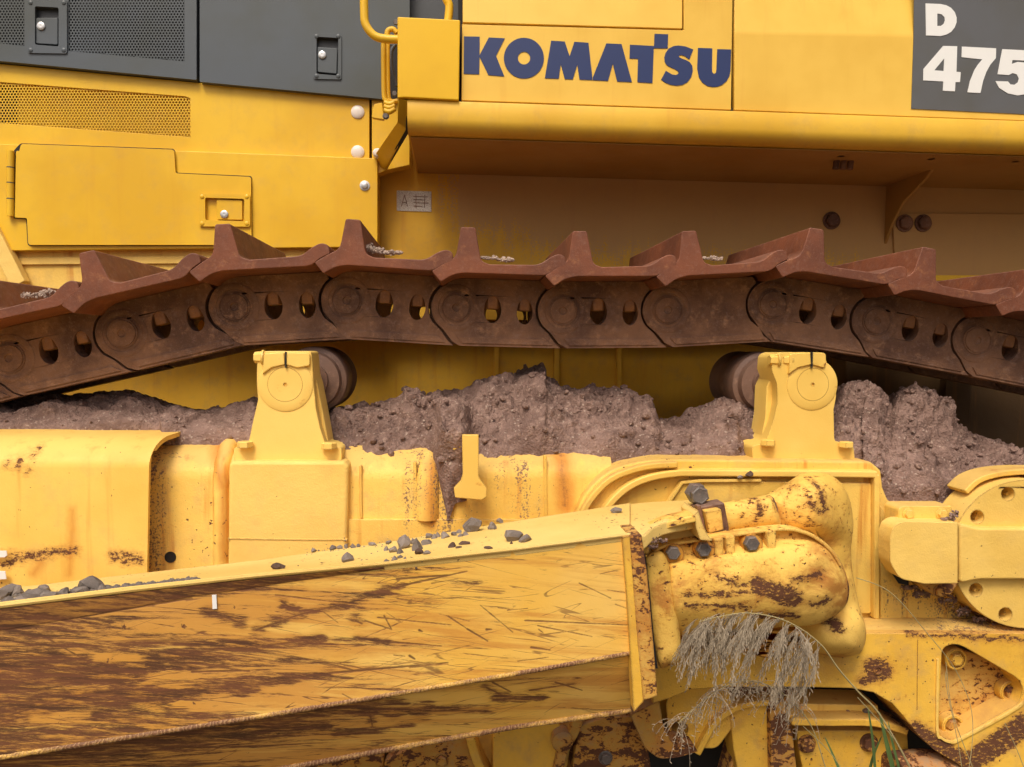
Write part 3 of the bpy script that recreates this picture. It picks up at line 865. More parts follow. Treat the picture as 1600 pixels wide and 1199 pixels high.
for k in range(3): limb('pipe_fitting', [(600, 160 + 6 * k, 2.52, 3.8), (608, 163 + 6 * k, 2.52, 4.4), (617, 160 + 5 * k, 2.52, 3.8)], 'clean', D, 10)
slab('pipe_bracket', [(584, 163, 3), (597, 160, 2), (600, 187), (581, 184)], 2.54, .02, 'clean', D, .002)
bolt(603, 182, 2.52, 4, bx, 'steel', True)
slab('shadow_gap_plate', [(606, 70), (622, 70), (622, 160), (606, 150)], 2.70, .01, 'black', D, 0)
# ---- slanting cheek of the fender end
ck = [P(590, 268, 2.92), P(600, 268, 2.92), P(636, 203, 2.47), P(637, 157, 2.44), P(622, 153, 2.44), P(621, 190, 2.45), P(583, 245, 2.90)]
V, F = prism(ck, [p + Vector((.0, .03, .0)) for p in ck]); link('fender_end_plate', V, F, 'clean', D, True, .003)
link('fender_end_seal', *prism([P(592, 275, 2.93), P(601, 268, 2.93), P(638.5, 204, 2.465), P(640, 157, 2.448), P(635.5, 157, 2.448), P(634, 203, 2.465), P(598, 266, 2.93), P(585, 250, 2.93), P(582, 268, 2.93)],
                               [p + Vector((0, .02, 0)) for p in [P(592, 275, 2.93), P(601, 268, 2.93), P(638.5, 204, 2.465), P(640, 157, 2.448), P(635.5, 157, 2.448), P(634, 203, 2.465), P(598, 266, 2.93), P(585, 250, 2.93), P(582, 268, 2.93)]]), 'black', D)
lathe('bump_stop', 590, 240, 2.86, [(7, .02), (7, -.01), (5, -.016), (1, -.018)], 'cap', D)
# ---- under the fender
gx = P(1382, 360, HY).x
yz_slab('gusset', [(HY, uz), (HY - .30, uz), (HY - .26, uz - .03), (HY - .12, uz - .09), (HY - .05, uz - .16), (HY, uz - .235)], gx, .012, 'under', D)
slab('hull_plate', [(1395, 333), (1900, 337), (1900, 445), (1400, 440)], HY - .012, .012, 'hull', D, .002)
for u, v, yy in ((1299, 345, HY - .002), (1413, 349, HY - .014), (1442, 349, HY - .014)): bolt(u, v, yy, 11, hull, 'link')
for u in (1308, 1319, 1330):
    c = P(u, 240, 2.62); zt_ = uz
    V, F = tube_vf([Vector((c.x, 2.62, uz + .002)), Vector((c.x - .004, 2.62, uz - .035))], .011, 10); link('drain_tube', V, F, 'link', D)
for u in (1306, 1445, 1575):
    c = P(u, 226, 2.6)
    V, F = tube_vf([Vector((c.x, 2.56, uz + .002)), Vector((c.x, 2.56, uz - .006))], .012, 12); link('plug', V, F, 'link', D)
st = slab('sticker', [(620, 298), (674, 299.5), (674, 331), (620, 329.5)], HY - .003, .002, 'sticker', hull, 0)
for a in ([(627, 323), (632, 305)], [(632, 305), (637, 323)], [(629, 317), (635.5, 317)], [(646, 307), (668, 308)], [(646, 312), (664, 312.7)], [(646, 317), (669, 317.7)], [(646, 322), (660, 322.5)], [(650, 304), (650, 326)], [(664, 305), (663, 325)]):
    strip('print_mark', a, 1.0, HY - .0045, .001, 'link', st, 0)

# ------------------------------------------------------------------ track
LYF = 2.28                                    # face of the outer links
PINS = [(-345, 655), (-165, 606), (15, 560), (191, 521), (367, 480), (542, 470), (713, 481), (879, 486), (1043, 485), (1207, 476), (1369, 502), (1526, 532), (1680, 563), (1835, 594)]
PITCH = .318


def link_vf(Yo, flip=1):
    out = []
    for k in range(13):
        a = R(95 + k * 10); out.append((.074 * math.cos(a), .074 * math.sin(a)))
    out = [(.0, .087), (-.02, .084)] + [p for p in out if p[0] < -.03] + [(-.035, -.068), (-.012, -.098), (.012, -.112), (.316, -.112), (.298, -.098), (.277, -.070)] + [(.318 + .082 * math.cos(R(a)), .082 * math.sin(R(a))) for a in (215, 205, 195, 185, 175, 165, 155, 145, 135, 125)] + [(.262, .087)]
    return out


def slot(cx_, cy_, w_, h_):
    return [(cx_ + w_ / 2 * math.cos(2 * math.pi * k / 20) * (1.0 if math.sin(2 * math.pi * k / 20) > 0 else 1.06), cy_ + h_ / 2 * math.sin(2 * math.pi * k / 20)) for k in range(20)]


def solid_uw(out, y0, y1, holes=()):
    f = [Vector((u, y0, w_)) for u, w_ in out]; hs = [[Vector((u, y0, w_)) for u, w_ in h] for h in holes]
    sh = lambda l: [p + Vector((0, y1 - y0, 0)) for p in l]
    return prism(f, sh(f), hs, [sh(h) for h in hs])


def add(VF, VF2):
    n = len(VF[0]); return VF[0] + VF2[0], VF[1] + [[i + n for i in f] for f in VF2[1]]


S1 = slot(.108, -.002, .050, .080); S2 = slot(.204, -.006, .046, .076)
front = solid_uw(link_vf(0), 0, .055, [S1, S2])
tail_o = [(.240, .083), (.240, -.108), (.352, -.108), (.372, -.06), (.382, 0), (.37, .05), (.345, .083)]
tail = solid_uw(tail_o, .030, .08)
ridge = solid_uw([(.004, -.084), (.268, -.086), (.290, -.104), (.020, -.104)], -.004, .004)
boss = lathe_vf([(.069, .0), (.069, -.0008), (.066, -.0016), (.054, -.0016), (.053, -.0012), (.052, .0)], 40)
LV, LF = add(add(add(front, tail), ridge), (boss[0], boss[1][:-2]))


def shoe_outline():
    pts = [(-.070, .090, .006), (-.044, .061, .006), (-.012, .082, .02), (.02, .088, 0), (.241, .088, .01), (.258, .093, .01), (.277, .108, .008), (.303, .1185, .003), (.301, .143, .010),
           (.281, .150, .014), (.255, .138, .02), (.228, .117, .02), (.09, .114, 0), (.066, .122, .012), (.048, .213, .006), (.008, .213, .006), (-.004, .130, .02), (-.034, .115, .02)]
    return rounded(pts, 4)


so_ = shoe_outline(); SW0, SW1 = -.155, .50      # the shoe sticks out in front of the link face and runs across both chains
SV, SF = solid_uw(so_, SW0, SW1)
# grouser corner is clipped at the near end
GM = {}


def mk(name, VF, mat, parent, bevel=0.0, loc=(0, 0, 0), share=None):
    if share and share in GM:
        o = GM[share].copy(); COL.objects.link(o); o.parent = parent; o.location = loc; return o
    o = link(name, VF[0], VF[1], mat, parent, True, bevel, 2, local=True); o.location = loc
    if share: GM[share] = o
    return o


def pin_vf():
    prof = [(.043, .002), (.043, -.0025), (.0425, -.003), (.042, -.0015), (.038, -.0015), (.037, -.005), (.012, -.0055), (.010, -.002), (.004, -.001)]
    return lathe_vf(prof, 32)


def nut_vf():
    V = []; F = []
    for (r, z) in ((.024, .050), (.0275, .044), (.0275, .008), (.025, .001), (.012, -.001)):
        for k in range(12):
            a = 2 * math.pi * k / 12; rr = r * (1.0 if k % 2 == 0 else .93); V.append(Vector((rr * math.cos(a), rr * math.sin(a), z)))
    for i in range(4):
        for k in range(12): F.append([i * 12 + k, i * 12 + (k + 1) % 12, (i + 1) * 12 + (k + 1) % 12, (i + 1) * 12 + k])
    F.append(list(range(12))); F.append([48 + k for k in range(12)])
    return V, F


pv, pf_ = add(add(add(solid_uw(link_vf(0), 0, .055), tail), ridge), (boss[0], boss[1][:-2]))
_t = link('track_link_plain', pv, pf_, 'link', None, local=True); plain_me = _t.data; bpy.data.objects.remove(_t)
for i in range(len(PINS) - 1):
    A = P(*PINS[i], LYF); B = P(*PINS[i + 1], LYF)
    ang = math.atan2(B.z - A.z, B.x - A.x)
    o = mk('track_link', (LV, LF), 'link', D, .004, share='link')
    o.location = A - WL['bulldozer']; o.rotation_euler = (0, -ang, 0)
    L_ = (B - A).length / PITCH; o.scale = (L_, 1, 1)
    if i == 8:                                   # this link shows a plain face without slots
        o.data = plain_me
    mk('track_shoe', (SV, SF), 'track', o, .003, share='shoe')
    mk('track_pin', pin_vf(), 'link', o, share='pin')
    for (cx_, dz) in (() if i == 8 else ((.108, .0), (.204, -.003))):
        mk('shoe_nut', nut_vf(), 'nut', o, 0, (cx_, .030, dz), share='nut')
    q = mk('inner_link', solid_uw(link_vf(0), .30, .35, [slot(.118, -.004, .040, .052), slot(.212, -.006, .036, .048)]), 'link', o, .004, share='inner')
    # loose grit that lies on the shoes
# ------------------------------------------------------------------ carrier rollers and their brackets


def bracket(dx, left):
    c0 = P(445 + dx, 600, 2.12)
    B_ = slab('carrier_bracket', [(402 + dx, 560, 5), (412 + dx, 549, 5), (486 + dx, 549, 5), (488 + dx, 566, 3), (490 + dx, 600), (494 + dx, 640), (500 + dx, 668), (508 + dx, 694, 6), (534 + dx, 700, 5), (534 + dx, 721, 2),
                                  (365 + dx, 721, 2), (365 + dx, 700, 5), (388 + dx, 693, 6), (396 + dx, 655), (403 + dx, 625), (401 + dx, 600), (401 + dx, 580)], 2.10, .11, 'bracket', D, .006, n=4) if left else \
        slab('carrier_bracket', [(1208, 556, 5), (1218, 551, 4), (1288, 551, 5), (1293, 570, 4), (1306, 590, 6), (1307, 620), (1303, 640), (1304, 690, 6), (1334, 696, 6), (1336, 719, 2),
                                 (1176, 719, 2), (1175, 697, 6), (1196, 692, 8), (1208, 660), (1215, 630), (1214, 600), (1206, 578)], 2.10, .11, 'bracket', D, .006, n=4)
    u0 = 446 if left else 1269
    # round boss proud of the web
    lathe('bearing_cap', u0, 601, 2.10, [(42, .02), (42, -.001), (38, -.004), (26.6, -.004), (26.4, -.0030), (26.1, -.0030), (25.9, -.0044), (2.6, -.0046), (2.2, .001), (.5, .001)], 'bracket', B_, 48)
    slab('clamp_lug', [(u0 - 34, 553, 4), (u0 - 2.5, 551, 2), (u0 - 1.2, 570), (u0 - 22, 575), (u0 - 36, 585)], 2.090, .06, 'bracket', B_, .003)
    slab('clamp_lug', [(u0 + 1.2, 551, 2), (u0 + (38 if left else 22), 552, 5), (u0 + (38 if left else 22), 572, 4), (u0 + 18, 575), (u0 + .8, 570)], 2.090, .06, 'bracket', B_, .003)
    slab('clamp_slit', [(u0 - .9, 550), (u0 + 1.2, 550), (u0 + .9, 575), (u0 - .8, 575)], 2.0865, .008, 'black', B_, 0)
    # web rib tapering down at the right/left side
    if left:
        slab('side_web', [(487, 570), (496, 600), (504, 640), (514, 696), (497, 696), (491, 620)], 2.14, .09, 'bracket', B_, .003)
    else:
        slab('side_web', [(1212, 575), (1198, 605), (1196, 650), (1188, 695), (1205, 695), (1214, 640), (1216, 600)], 2.14, .09, 'bracket', B_, .004)
    # clamp screws seen from the side
    for (uu, vv) in (((407, 559), ) if left else ((1210, 563), (1230, 563))):
        c = P(uu, vv, 2.11); V, F = tube_vf([c + Vector((-.016, 0, 0)), c + Vector((-.004, 0, 0)), c + Vector((.014, 0, 0))], [.015, .017, .017], 6)
        link('clamp_screw', V, F, 'bracket', B_, True, .001)
        V, F = tube_vf([c + Vector((.005, 0, 0)), c + Vector((.011, 0, 0))], .021, 20); link('washer', V, F, 'bracket', B_)
    for (uu, vv) in (((383, 695), (514, 697)) if left else ((1200, 692), (1322, 695))):
        c = P(uu, vv + 3, 2.09)
        V, F = tube_vf([c + Vector((0, 0, -.002)), c + Vector((0, 0, .012)), c + Vector((0, 0, .014))], [.021, .021, .018], 6); link('bolt', V, F, 'bracket', B_, False)
    # roller
    ur = (500 if left else 1172)
    cc = P(ur - (4 if left else -8), 598, 2.38)
    rr = .100
    V, F = lathe_vf([(.05, -.14), (.05, -.12), (rr * .80, -.115), (rr * .84, -.09), (rr * .97, -.085), (rr, -.075), (rr, .02), (rr * .9, .035), (rr * .9, .10), (rr, .115), (rr, .13), (.05, .14)], 48)
    link('carrier_roller', [p + Vector((cc.x, 2.40, A0z)) for p in V], F, 'roller', D)
    return B_


A0z = P(500, 541, 2.32).z - .101
bracket(0, True); bracket(823, False)

# ------------------------------------------------------------------ track frame (seen below the track)
FYF = 2.10
zt0 = P(300, 684, 2.30).z
zb = .25


def shoulder(y0, ztop, zlow, r=.09):
    pr = [(y0, zlow), (y0, ztop - r)]
    for k in range(1, 8):
        a = math.pi / 2 * k / 8; pr.append((y0 + r * 1.5 * (1 - math.cos(a)), ztop - r + r * math.sin(a)))
    pr += [(y0 + r * 1.5, ztop), (y0 + .45, ztop + .004), (y0 + .45, zlow)]
    return pr


profile_x('track_frame', shoulder(FYF, zt0, zb), -400, 960, FYF, 'frame', D, 0, 60, .006)
# vertical weld humps and half-round bulges on the shoulder
for (u, w_, v0, v1) in ((852, 5, 712, 830), (563, 4, 728, 810), (648, 5, 722, 812)):
    strip('frame_rib', [(u, v0), (u + 1, v1)], w_, FYF - .005, .02, 'frame', D, .002)
for (u, w_, v0, v1) in ((345, 26, 705, 890), ):
    c0 = P(u, v0, FYF); c1 = P(u, v1, FYF); rw = w_ * FYF / FPX / 2
    V, F = tube_vf([Vector((c0.x, FYF + .14, zt0 - .002)), Vector((c0.x, FYF + .06, zt0 - .012)), Vector((c0.x, FYF + .018, zt0 - .05)), Vector((c0.x, FYF + .006, zt0 - .09)), Vector((c1.x, FYF + .006, c1.z))], rw, 12)
    link('frame_rib', V, F, 'frame', D)
c0 = P(668, 712, FYF); V, F = tube_vf([Vector((c0.x, FYF + .05, zt0 - .03)), Vector((c0.x, FYF + .022, zt0 - .06)), Vector((c0.x, FYF + .012, zt0 - .09)), Vector((c0.x, FYF + .012, P(668, 812, FYF).z))], [.02, .03, .034, .034], 18)
link('frame_bulge', V, F, 'frame', D)
slab('frame_ledge', [(540, 812), (905, 812), (905, 905), (540, 905)], FYF - .008, .02, 'frame', D, .002)
lathe('drain_hole', 266, 871, FYF - .0015, [(8.8, .001), (8.2, -.0015), (7.6, .001), (7, .002), (.5, .0021)], 'black', D)
# cover plate at left, bent over the shoulder, its edge standing proud
cy = 2.015
zk = P(100, 674, 2.2).z
prc = [(cy, zb), (cy, zk - .075)]
for k in range(1, 8):
    a = math.pi / 2 * k / 8; prc.append((cy + .11 * (1 - math.cos(a)), zk - .075 + .075 * math.sin(a)))
prc += [(cy + .11, zk), (cy + .40, zk + .004)]
inner = [(y + .012 * (1 if i < 3 else .5), z - (.012 if i > 4 else 0)) for i, (y, z) in enumerate(prc)]
V = []; F = []; NU = 40; n = len(prc)
edge_u = {0: 217, 1: 233}
for i in range(NU + 1):
    for side, pr in ((0, prc), (1, inner)):
        for k, (y, z) in enumerate(pr):
            xr = P(218, 893, cy).x if k == 0 else (P(232, 740, cy).x + (.0 if k < 2 else ((k - 1) / (n - 2)) ** 2 * .022))
            x = -2.4 + (xr + 2.4) * (i / NU) ** .5
            V.append(Vector((x, y + noise.noise(Vector((x * 2, z * 2, 1))) * .006, z)))
for i in range(NU):
    b0 = i * 2 * n; b1 = (i + 1) * 2 * n
    for k in range(n - 1):
        F.append([b0 + k, b0 + k + 1, b1 + k + 1, b1 + k]); F.append([b0 + n + k, b1 + n + k, b1 + n + k + 1, b0 + n + k + 1])
b = NU * 2 * n
for k in range(n - 1): F.append([b + k, b + k + 1, b + n + k + 1, b + n + k])
link('frame_cover', V, F, 'cover', D)
# mounting block of the first roller
slab('roller_mount', [(357, 726, 4), (362, 721, 3), (538, 721, 3), (545, 728, 3), (541, 900), (355, 900)], 2.075, .22, 'mount', D, .012, seg=3)
strip('mount_lip', [(365, 721.5), (533, 721.5)], 4, 2.088, .1, 'mount', D, .001)
strip('mount_weld', [(356, 842), (420, 843), (480, 844), (543, 844)], 2.5, 2.0735, .01, 'mount', D, .001)
# guide hook standing in the soil
hk = slab('guide_hook', [(722, 680, 2), (748, 680, 2), (748, 745), (752, 752), (761, 764, 2), (760, 778, 2), (752, 782, 1), (711, 778, 2), (709, 764, 2), (720, 752), (723, 742)], 2.03, .022, 'bracket', D, .003)
slab('hook_tab', [(708, 694, 1), (722, 688, 1), (722, 698), (708, 704, 1)], 2.06, .02, 'bracket', hk, .002)
# raised right-hand part with the curved flange
arc1 = catmull([(880, 870), (893, 820), (912, 776), (940, 745), (975, 727), (1020, 719), (1070, 718)], 5)
slab('frame_casting', [(p[0], p[1]) for p in arc1] + [(1180, 719), (1360, 721, 6), (1377, 735, 5), (1380, 762), (1388, 782, 5), (1410, 795), (1700, 800), (1700, 990), (870, 990)], 2.06, .35, 'frame', D, .008, seg=3)
strip('flange_rib', [(893, 850), (905, 815), (925, 780), (952, 752), (985, 737), (1020, 729), (1060, 727)], 10, 2.035, .05, 'frame', D, .005, 5)
strip('flange_rib', [(928, 850), (940, 812), (957, 785), (983, 762), (1015, 748), (1055, 741), (1100, 740), (1372, 742)], 11, 2.03, .05, 'bracket', D, .005, 5)
slab('frame_pad', [(1022, 830), (1042, 790, 4), (1062, 755, 5), (1090, 751), (1362, 755, 4), (1362, 960), (1022, 960)], 2.045, .03, 'frame', D, .005)
strip('flange_rib', [(1030, 812), (1048, 782), (1066, 755), (1094, 752), (1190, 751)], 5, 2.036, .02, 'bracket', D, .002)
strip('frame_edge', [(1371, 742), (1371, 850), (1370, 968)], 9, 2.03, .05, 'frame', D, .004)
slab('frame_cheek', [(1376, 790), (1410, 835, 5), (1410, 990), (1376, 990)], 2.05, .03, 'frame', D, .004)
# ledge and lower cast plate
led = [P(1330, 967, 2.03), P(1700, 970, 2.03), P(1700, 990, 1.955), P(1330, 992, 1.955)]
V, F = prism(led, [p + Vector((0, .05, -.01)) for p in led]); link('frame_ledge', V, F, 'frame', D, True, .003)
archin = [(1052, 1090), (1080, 1078), (1140, 1074), (1250, 1074), (1330, 1076), (1366, 1083), (1392, 1098), (1412, 1120), (1435, 1150), (1462, 1174), (1500, 1196), (1535, 1225), (1560, 1240)]
tri = rounded([(1472, 1020, 0), (1477, 1010, 6), (1494, 1006, 10), (1508, 1012, 4), (1590, 1060, 8), (1600, 1078, 10), (1592, 1100, 8), (1500, 1152, 6), (1484, 1157, 8), (1469, 1148, 6), (1467, 1135, 4)], 3)
slab('lower_frame', [(1020, 992), (1330, 990), (1700, 990), (1700, 1240)] + archin[::-1] + [(1020, 1100)], 1.95, .16, 'lower', D, .006, holes=[tri])
slab('pocket_floor', [(1455, 1000), (1615, 1050), (1615, 1110), (1480, 1175), (1455, 1150)], 2.02, .03, 'endrust', D, 0)
pf = bpy.data.objects['pocket_floor']
strip('pocket_lit_edge', [(1466, 1030), (1465, 1140), (1472, 1154), (1486, 1160), (1503, 1155), (1594, 1104), (1604, 1080)], 4, 1.945, .01, 'frame', D, .002, 4)  # added pale bead, a painted lit edge along the pocket's lower side
for (u, v, r, mt) in ((1492, 1029, 11, 'lower'), (1577, 1080, 11, 'dirtyundercarriage'), (1487, 1133, 11, 'dirtyundercarriage')):
    lathe('bolt_boss', u, v, 2.0, [(19, .02), (19, -.004), (17, -.008), (14, -.008), (13, .0), (.5, .001)], 'lower', pf, 28)
    bolt(u, v, 2.0, r, pf, mt, False)
strip('casting_seam', [(1434, 1000), (1433, 1110)], 1.5, 1.949, .004, 'lower', D, .0005)
lathe('plug', 1371, 1047, 1.95, [(7.5, .002), (7.5, -.003), (5, -.004), (4.4, -.001), (.5, -.001)], 'dirtyundercarriage', D)

# ---- sprocket-side hub and block at the right edge
hubh = [circ(u, v, 10.5, 20) for u, v in ((1575, 772), (1527, 808), (1518, 870), (1525, 922), (1571, 960))]
hc = (1603, 866)
hub = slab('hub_cover', circ(hc[0], hc[1], 116, 72), 1.96, .10, 'mount', D, .008, holes=hubh, seg=2)
slab('hub_back', circ(hc[0], hc[1], 122, 64), 2.01, .12, 'dirtyundercarriage', D, .004)
for u, v in ((1575, 772), (1527, 808), (1518, 870), (1525, 922), (1571, 960)): bolt(u, v, 1.995, 8, hub, 'frame', False)
slab('hub_band', [(1500, 818, 8), (1530, 826, 6), (1700, 826), (1700, 906), (1530, 906, 6), (1500, 912, 8)], 1.935, .05, 'mount', hub, .016, seg=4)
strip('hub_rim', [(1510, 770), (1530, 752), (1560, 742), (1600, 738), (1650, 738)], 9, 1.99, .08, 'frame', D, .004, 5)
slab('stop_block', [(1396, 822, 8), (1410, 815, 5), (1497, 817, 2), (1497, 912, 2), (1445, 913, 3), (1406, 905, 10), (1391, 880, 8), (1391, 840, 8)], 1.90, .06, 'mount', D, .006, seg=3)
sb = bpy.data.objects['stop_block']
link('block_gap', *prism([P(u, v, 1.945) for u, v in [(1404, 815), (1386, 842), (1386, 885), (1404, 912), (1420, 915), (1420, 815)]], [P(u, v, 2.04) for u, v in [(1404, 815), (1386, 842), (1386, 885), (1404, 912), (1420, 915), (1420, 815)]]), 'black', sb)
slab('stop_flange', [(1404, 795, 5), (1412, 791, 4), (1488, 791, 3), (1482, 822), (1404, 822)], 1.945, .07, 'frame', sb, .003)
bolt(1419, 803, 1.944, 7.5, sb, 'frame'); bolt(1471, 803, 1.944, 7.5, sb, 'frame')
slab('stop_flange', [(1432, 910), (1500, 908), (1486, 930), (1462, 932, 4), (1450, 924)], 1.95, .07, 'dirtyundercarriage', sb, .003)
bolt(1467, 924, 1.948, 8, sb, 'dirtyundercarriage', True)

# ------------------------------------------------------------------ undercarriage glimpsed at the bottom
BY = 2.02
slab('undercarriage_shade', [(560, 1085), (1700, 1060), (1700, 1300), (560, 1300)], 2.32, .1, 'black', D, 0)  # black sheet painted as the shade in the gaps between the parts
slab('roller_guard', [(770, 1150, 10), (790, 1128, 6), (868, 1122, 8), (884, 1150, 5), (868, 1205), (770, 1230)], BY, .1, 'lower', D, .006)
strip('guard_rib', [(905, 1125), (895, 1150), (880, 1175), (870, 1220)], 16, BY - .02, .1, 'dirtyundercarriage', D, .006, 4)
lathe('bolt_boss', 878, 1157, BY - .02, [(17, .03), (17, -.01), (13, -.016), (5, -.02), (.5, -.02)], 'dirtyundercarriage', D)
slab('roller_guard', [(905, 1135, 8), (950, 1118, 6), (990, 1120, 5), (1012, 1160), (1020, 1220), (890, 1220)], BY + .02, .1, 'dirtyundercarriage', D, .006)
bolt(946, 1184, BY + .02, 9, D, 'steel'); bolt(690, 1188, BY + .02, 9, D, 'dirtyundercarriage')
slab('roller_guard', [(330, 1150), (600, 1150), (600, 1260), (330, 1260)], BY + .03, .1, 'dirtyundercarriage', D, .006)  # brown slab added only to darken the space below the arm
slab('roller_guard', [(600, 1190, 8), (660, 1158, 6), (735, 1150, 4), (750, 1220), (600, 1230)], BY + .02, .1, 'dirtyundercarriage', D, .006)
strip('guard_rib', [(735, 1155), (745, 1190), (765, 1230)], 14, BY - .01, .1, 'lower', D, .005, 3)
slab('frame_tooth', [(985, 1118, 4), (1030, 1095, 4), (1036, 1130), (1050, 1162, 8), (1080, 1172, 5), (1092, 1174, 4), (1060, 1184, 8), (1030, 1186, 8), (1008, 1170, 6)], 1.98, .09, 'dirtyundercarriage', D, .006)
slab('frame_web', [(1040, 1095, 10), (1065, 1060, 14), (1110, 1050, 10), (1140, 1080), (1150, 1130), (1120, 1170, 10), (1060, 1168, 14), (1044, 1140, 12)], 2.06, .08, 'lower', D, .006,
     holes=[circ(1062, 1140, 13, 20)])
slab('frame_web', [(1100, 1090), (1240, 1085), (1240, 1240), (1130, 1240), (1150, 1160)], 2.09, .08, 'dirtyundercarriage', D, .006)
strip('guard_rib', [(1090, 1180), (1120, 1130), (1160, 1105), (1220, 1098)], 10, 2.04, .05, 'lower', D, .004, 4)
gb = slab('roller_guard', [(1252, 1100, 3), (1372, 1102, 3), (1376, 1124), (1246, 1124)], 2.05, .10, 'frame', D, .004)
bolt(1324, 1113, 2.05, 4.5, gb, 'link', False); bolt(1353, 1113, 2.05, 8, gb, 'steel', False)
strip('guard_rib', [(1238, 1129), (1300, 1130), (1368, 1131), (1420, 1145)], 12, 2.0, .1, 'lower', D, .005, 3)
slab('roller_cover', [(1245, 1142, 4), (1418, 1142, 4), (1424, 1240), (1262, 1240), (1250, 1180)], 2.06, .1, 'lower', D, .005)
bolt(1260, 1162, 2.06, 12, gb, 'dirtyundercarriage'); bolt(1357, 1160, 2.06, 12, gb, 'dirtyundercarriage')
slab('guard_web', [(1203, 1098, 3), (1226, 1096, 3), (1238, 1140), (1250, 1240), (1206, 1240)], 2.03, .10, 'dirtyundercarriage', D, .005)
slab('guard_web', [(1140, 1104, 4), (1203, 1100, 3), (1204, 1240), (1160, 1240), (1146, 1170)], 2.055, .08, 'lower', D, .005)
limb('roller_shell', [(1395, 1215, 2.0, 40), (1450, 1215, 2.0, 44), (1500, 1222, 2.0, 40)], 'dirtyundercarriage', D, 28, 3)

# ------------------------------------------------------------------ push arm
US = [-500, -250, 0, 200, 400, 600, 800, 905, 985]


def lin(u, pts):
    for (a, b), (c, d) in zip(pts[:-1], pts[1:]):
        if u <= c or (c, d) == pts[-1]: return b + (d - b) * (u - a) / (c - a)


frontY = lambda u: 1.42 + .18 * u / 985
backT = [(0, 921), (200, 898), (400, 876), (600, 848), (800, 815), (985, 786)]
frontT = [(0, 948), (320, 909), (600, 883), (800, 861), (985, 837)]
w1 = [(0, 1181), (400, 1118), (800, 1051), (985, 1018)]
w2 = [(0, 1275), (450, 1199), (800, 1136), (985, 1110)]


def armquad(name, A_, B_, mat, par, th=.012, d=(0, 1, 0), seg=1):
    """plate between two edge lists of 3-D points"""
    n = len(A_); V = list(A_) + list(B_); off = Vector(d) * th
    V += [p + off for p in V]; F = []
    for i in range(n - 1):
        F.append([i, i + 1, n + i + 1, n + i]); F.append([2 * n + i, 3 * n + i, 3 * n + i + 1, 2 * n + i + 1])
        F.append([i, 2 * n + i, 2 * n + i + 1, i + 1]); F.append([n + i, n + i + 1, 3 * n + i + 1, 3 * n + i])
    F.append([0, n, 3 * n, 2 * n]); F.append([n - 1, 3 * n - 1 - n + n - 0 - n + 0, 4 * n - 1, 2 * n - 1]) if False else F.append([n - 1, 2 * n + n - 1, 4 * n - 1, 2 * n - 1])
    return link(name, V, F, mat, par)


arm = empty('push_arm', P(400, 1000, 1.6))
eF = [P(u, lin(u, frontT), frontY(u)) for u in US]
eW = [P(u, lin(u, w1), frontY(u)) for u in US]
eL = [P(u, lin(u, w2), frontY(u) + .09) for u in US]
eB = [P(u, lin(u, backT), frontY(u) + .31) for u in US]
import numpy as np


def arm_grid(name, topf, botf, mat, segs, nu, nv, u0=-500, u1=985):
    """dense plate of the arm whose float attribute holds the distance to the gouges cut into it"""
    V = []; F = []; off = Vector((0, .06, 0))
    for j in range(nv + 1):
        for i in range(nu + 1):
            u = u0 + (u1 - u0) * (i / nu) ** .6; V.append(topf(u).lerp(botf(u), j / nv))
    A_ = np.array([(v.x, v.z) for v in V]); D_ = np.full(len(V), 9.0); T_ = np.full(len(V), 9.0)
    for (a, b, c, e, wd) in segs:
        p, q = P(a, b, frontY(a)), P(c, e, frontY(c)); p = np.array((p.x, p.z)); q = np.array((q.x, q.z)); ba = q - p
        h = np.clip(((A_ - p) @ ba) / max(ba @ ba, 1e-9), 0, 1); dd = np.linalg.norm(A_ - p - h[:, None] * ba, axis=1)
        if wd > 4.5: D_ = np.minimum(D_, dd - wd * .62 * frontY(a) / FPX * (.6 + .6 * np.abs(np.sin(h * 7 + a))))
        T_ = np.minimum(T_, dd - .0006 - min(wd, 2.6) * .5 * frontY(a) / FPX * (1.1 - h * .6))
    for j in range(nv):
        for i in range(nu): a = j * (nu + 1) + i; F.append([a, a + 1, a + nu + 2, a + nu + 1])
    # back face from the four corners closes the plate
    nF = len(V); dn = Vector((0, 0, -.05)); c4 = [V[0] + off + dn, V[nu] + off + dn, V[-1] + off, V[nv * (nu + 1)] + off]; V += c4
    F.append([nF, nF + 3, nF + 2, nF + 1])
    F.append([nF, nF + 1] + list(range(nu, -1, -1))); F.append([nF + 2, nF + 3] + [nv * (nu + 1) + i for i in range(nu + 1)])
    F.append([nF + 3, nF] + [j * (nu + 1) for j in range(nv + 1)]); F.append([nF + 1, nF + 2] + [j * (nu + 1) + nu for j in range(nv, -1, -1)])
    o = link(name, V, F, mat, arm)
    at = o.data.attributes.new('scrape', 'FLOAT', 'POINT'); at.data.foreach_set('value', list(D_) + [1.0] * 4)
    at = o.data.attributes.new('scratch', 'FLOAT', 'POINT'); at.data.foreach_set('value', list(T_) + [1.0] * 4)
    return o


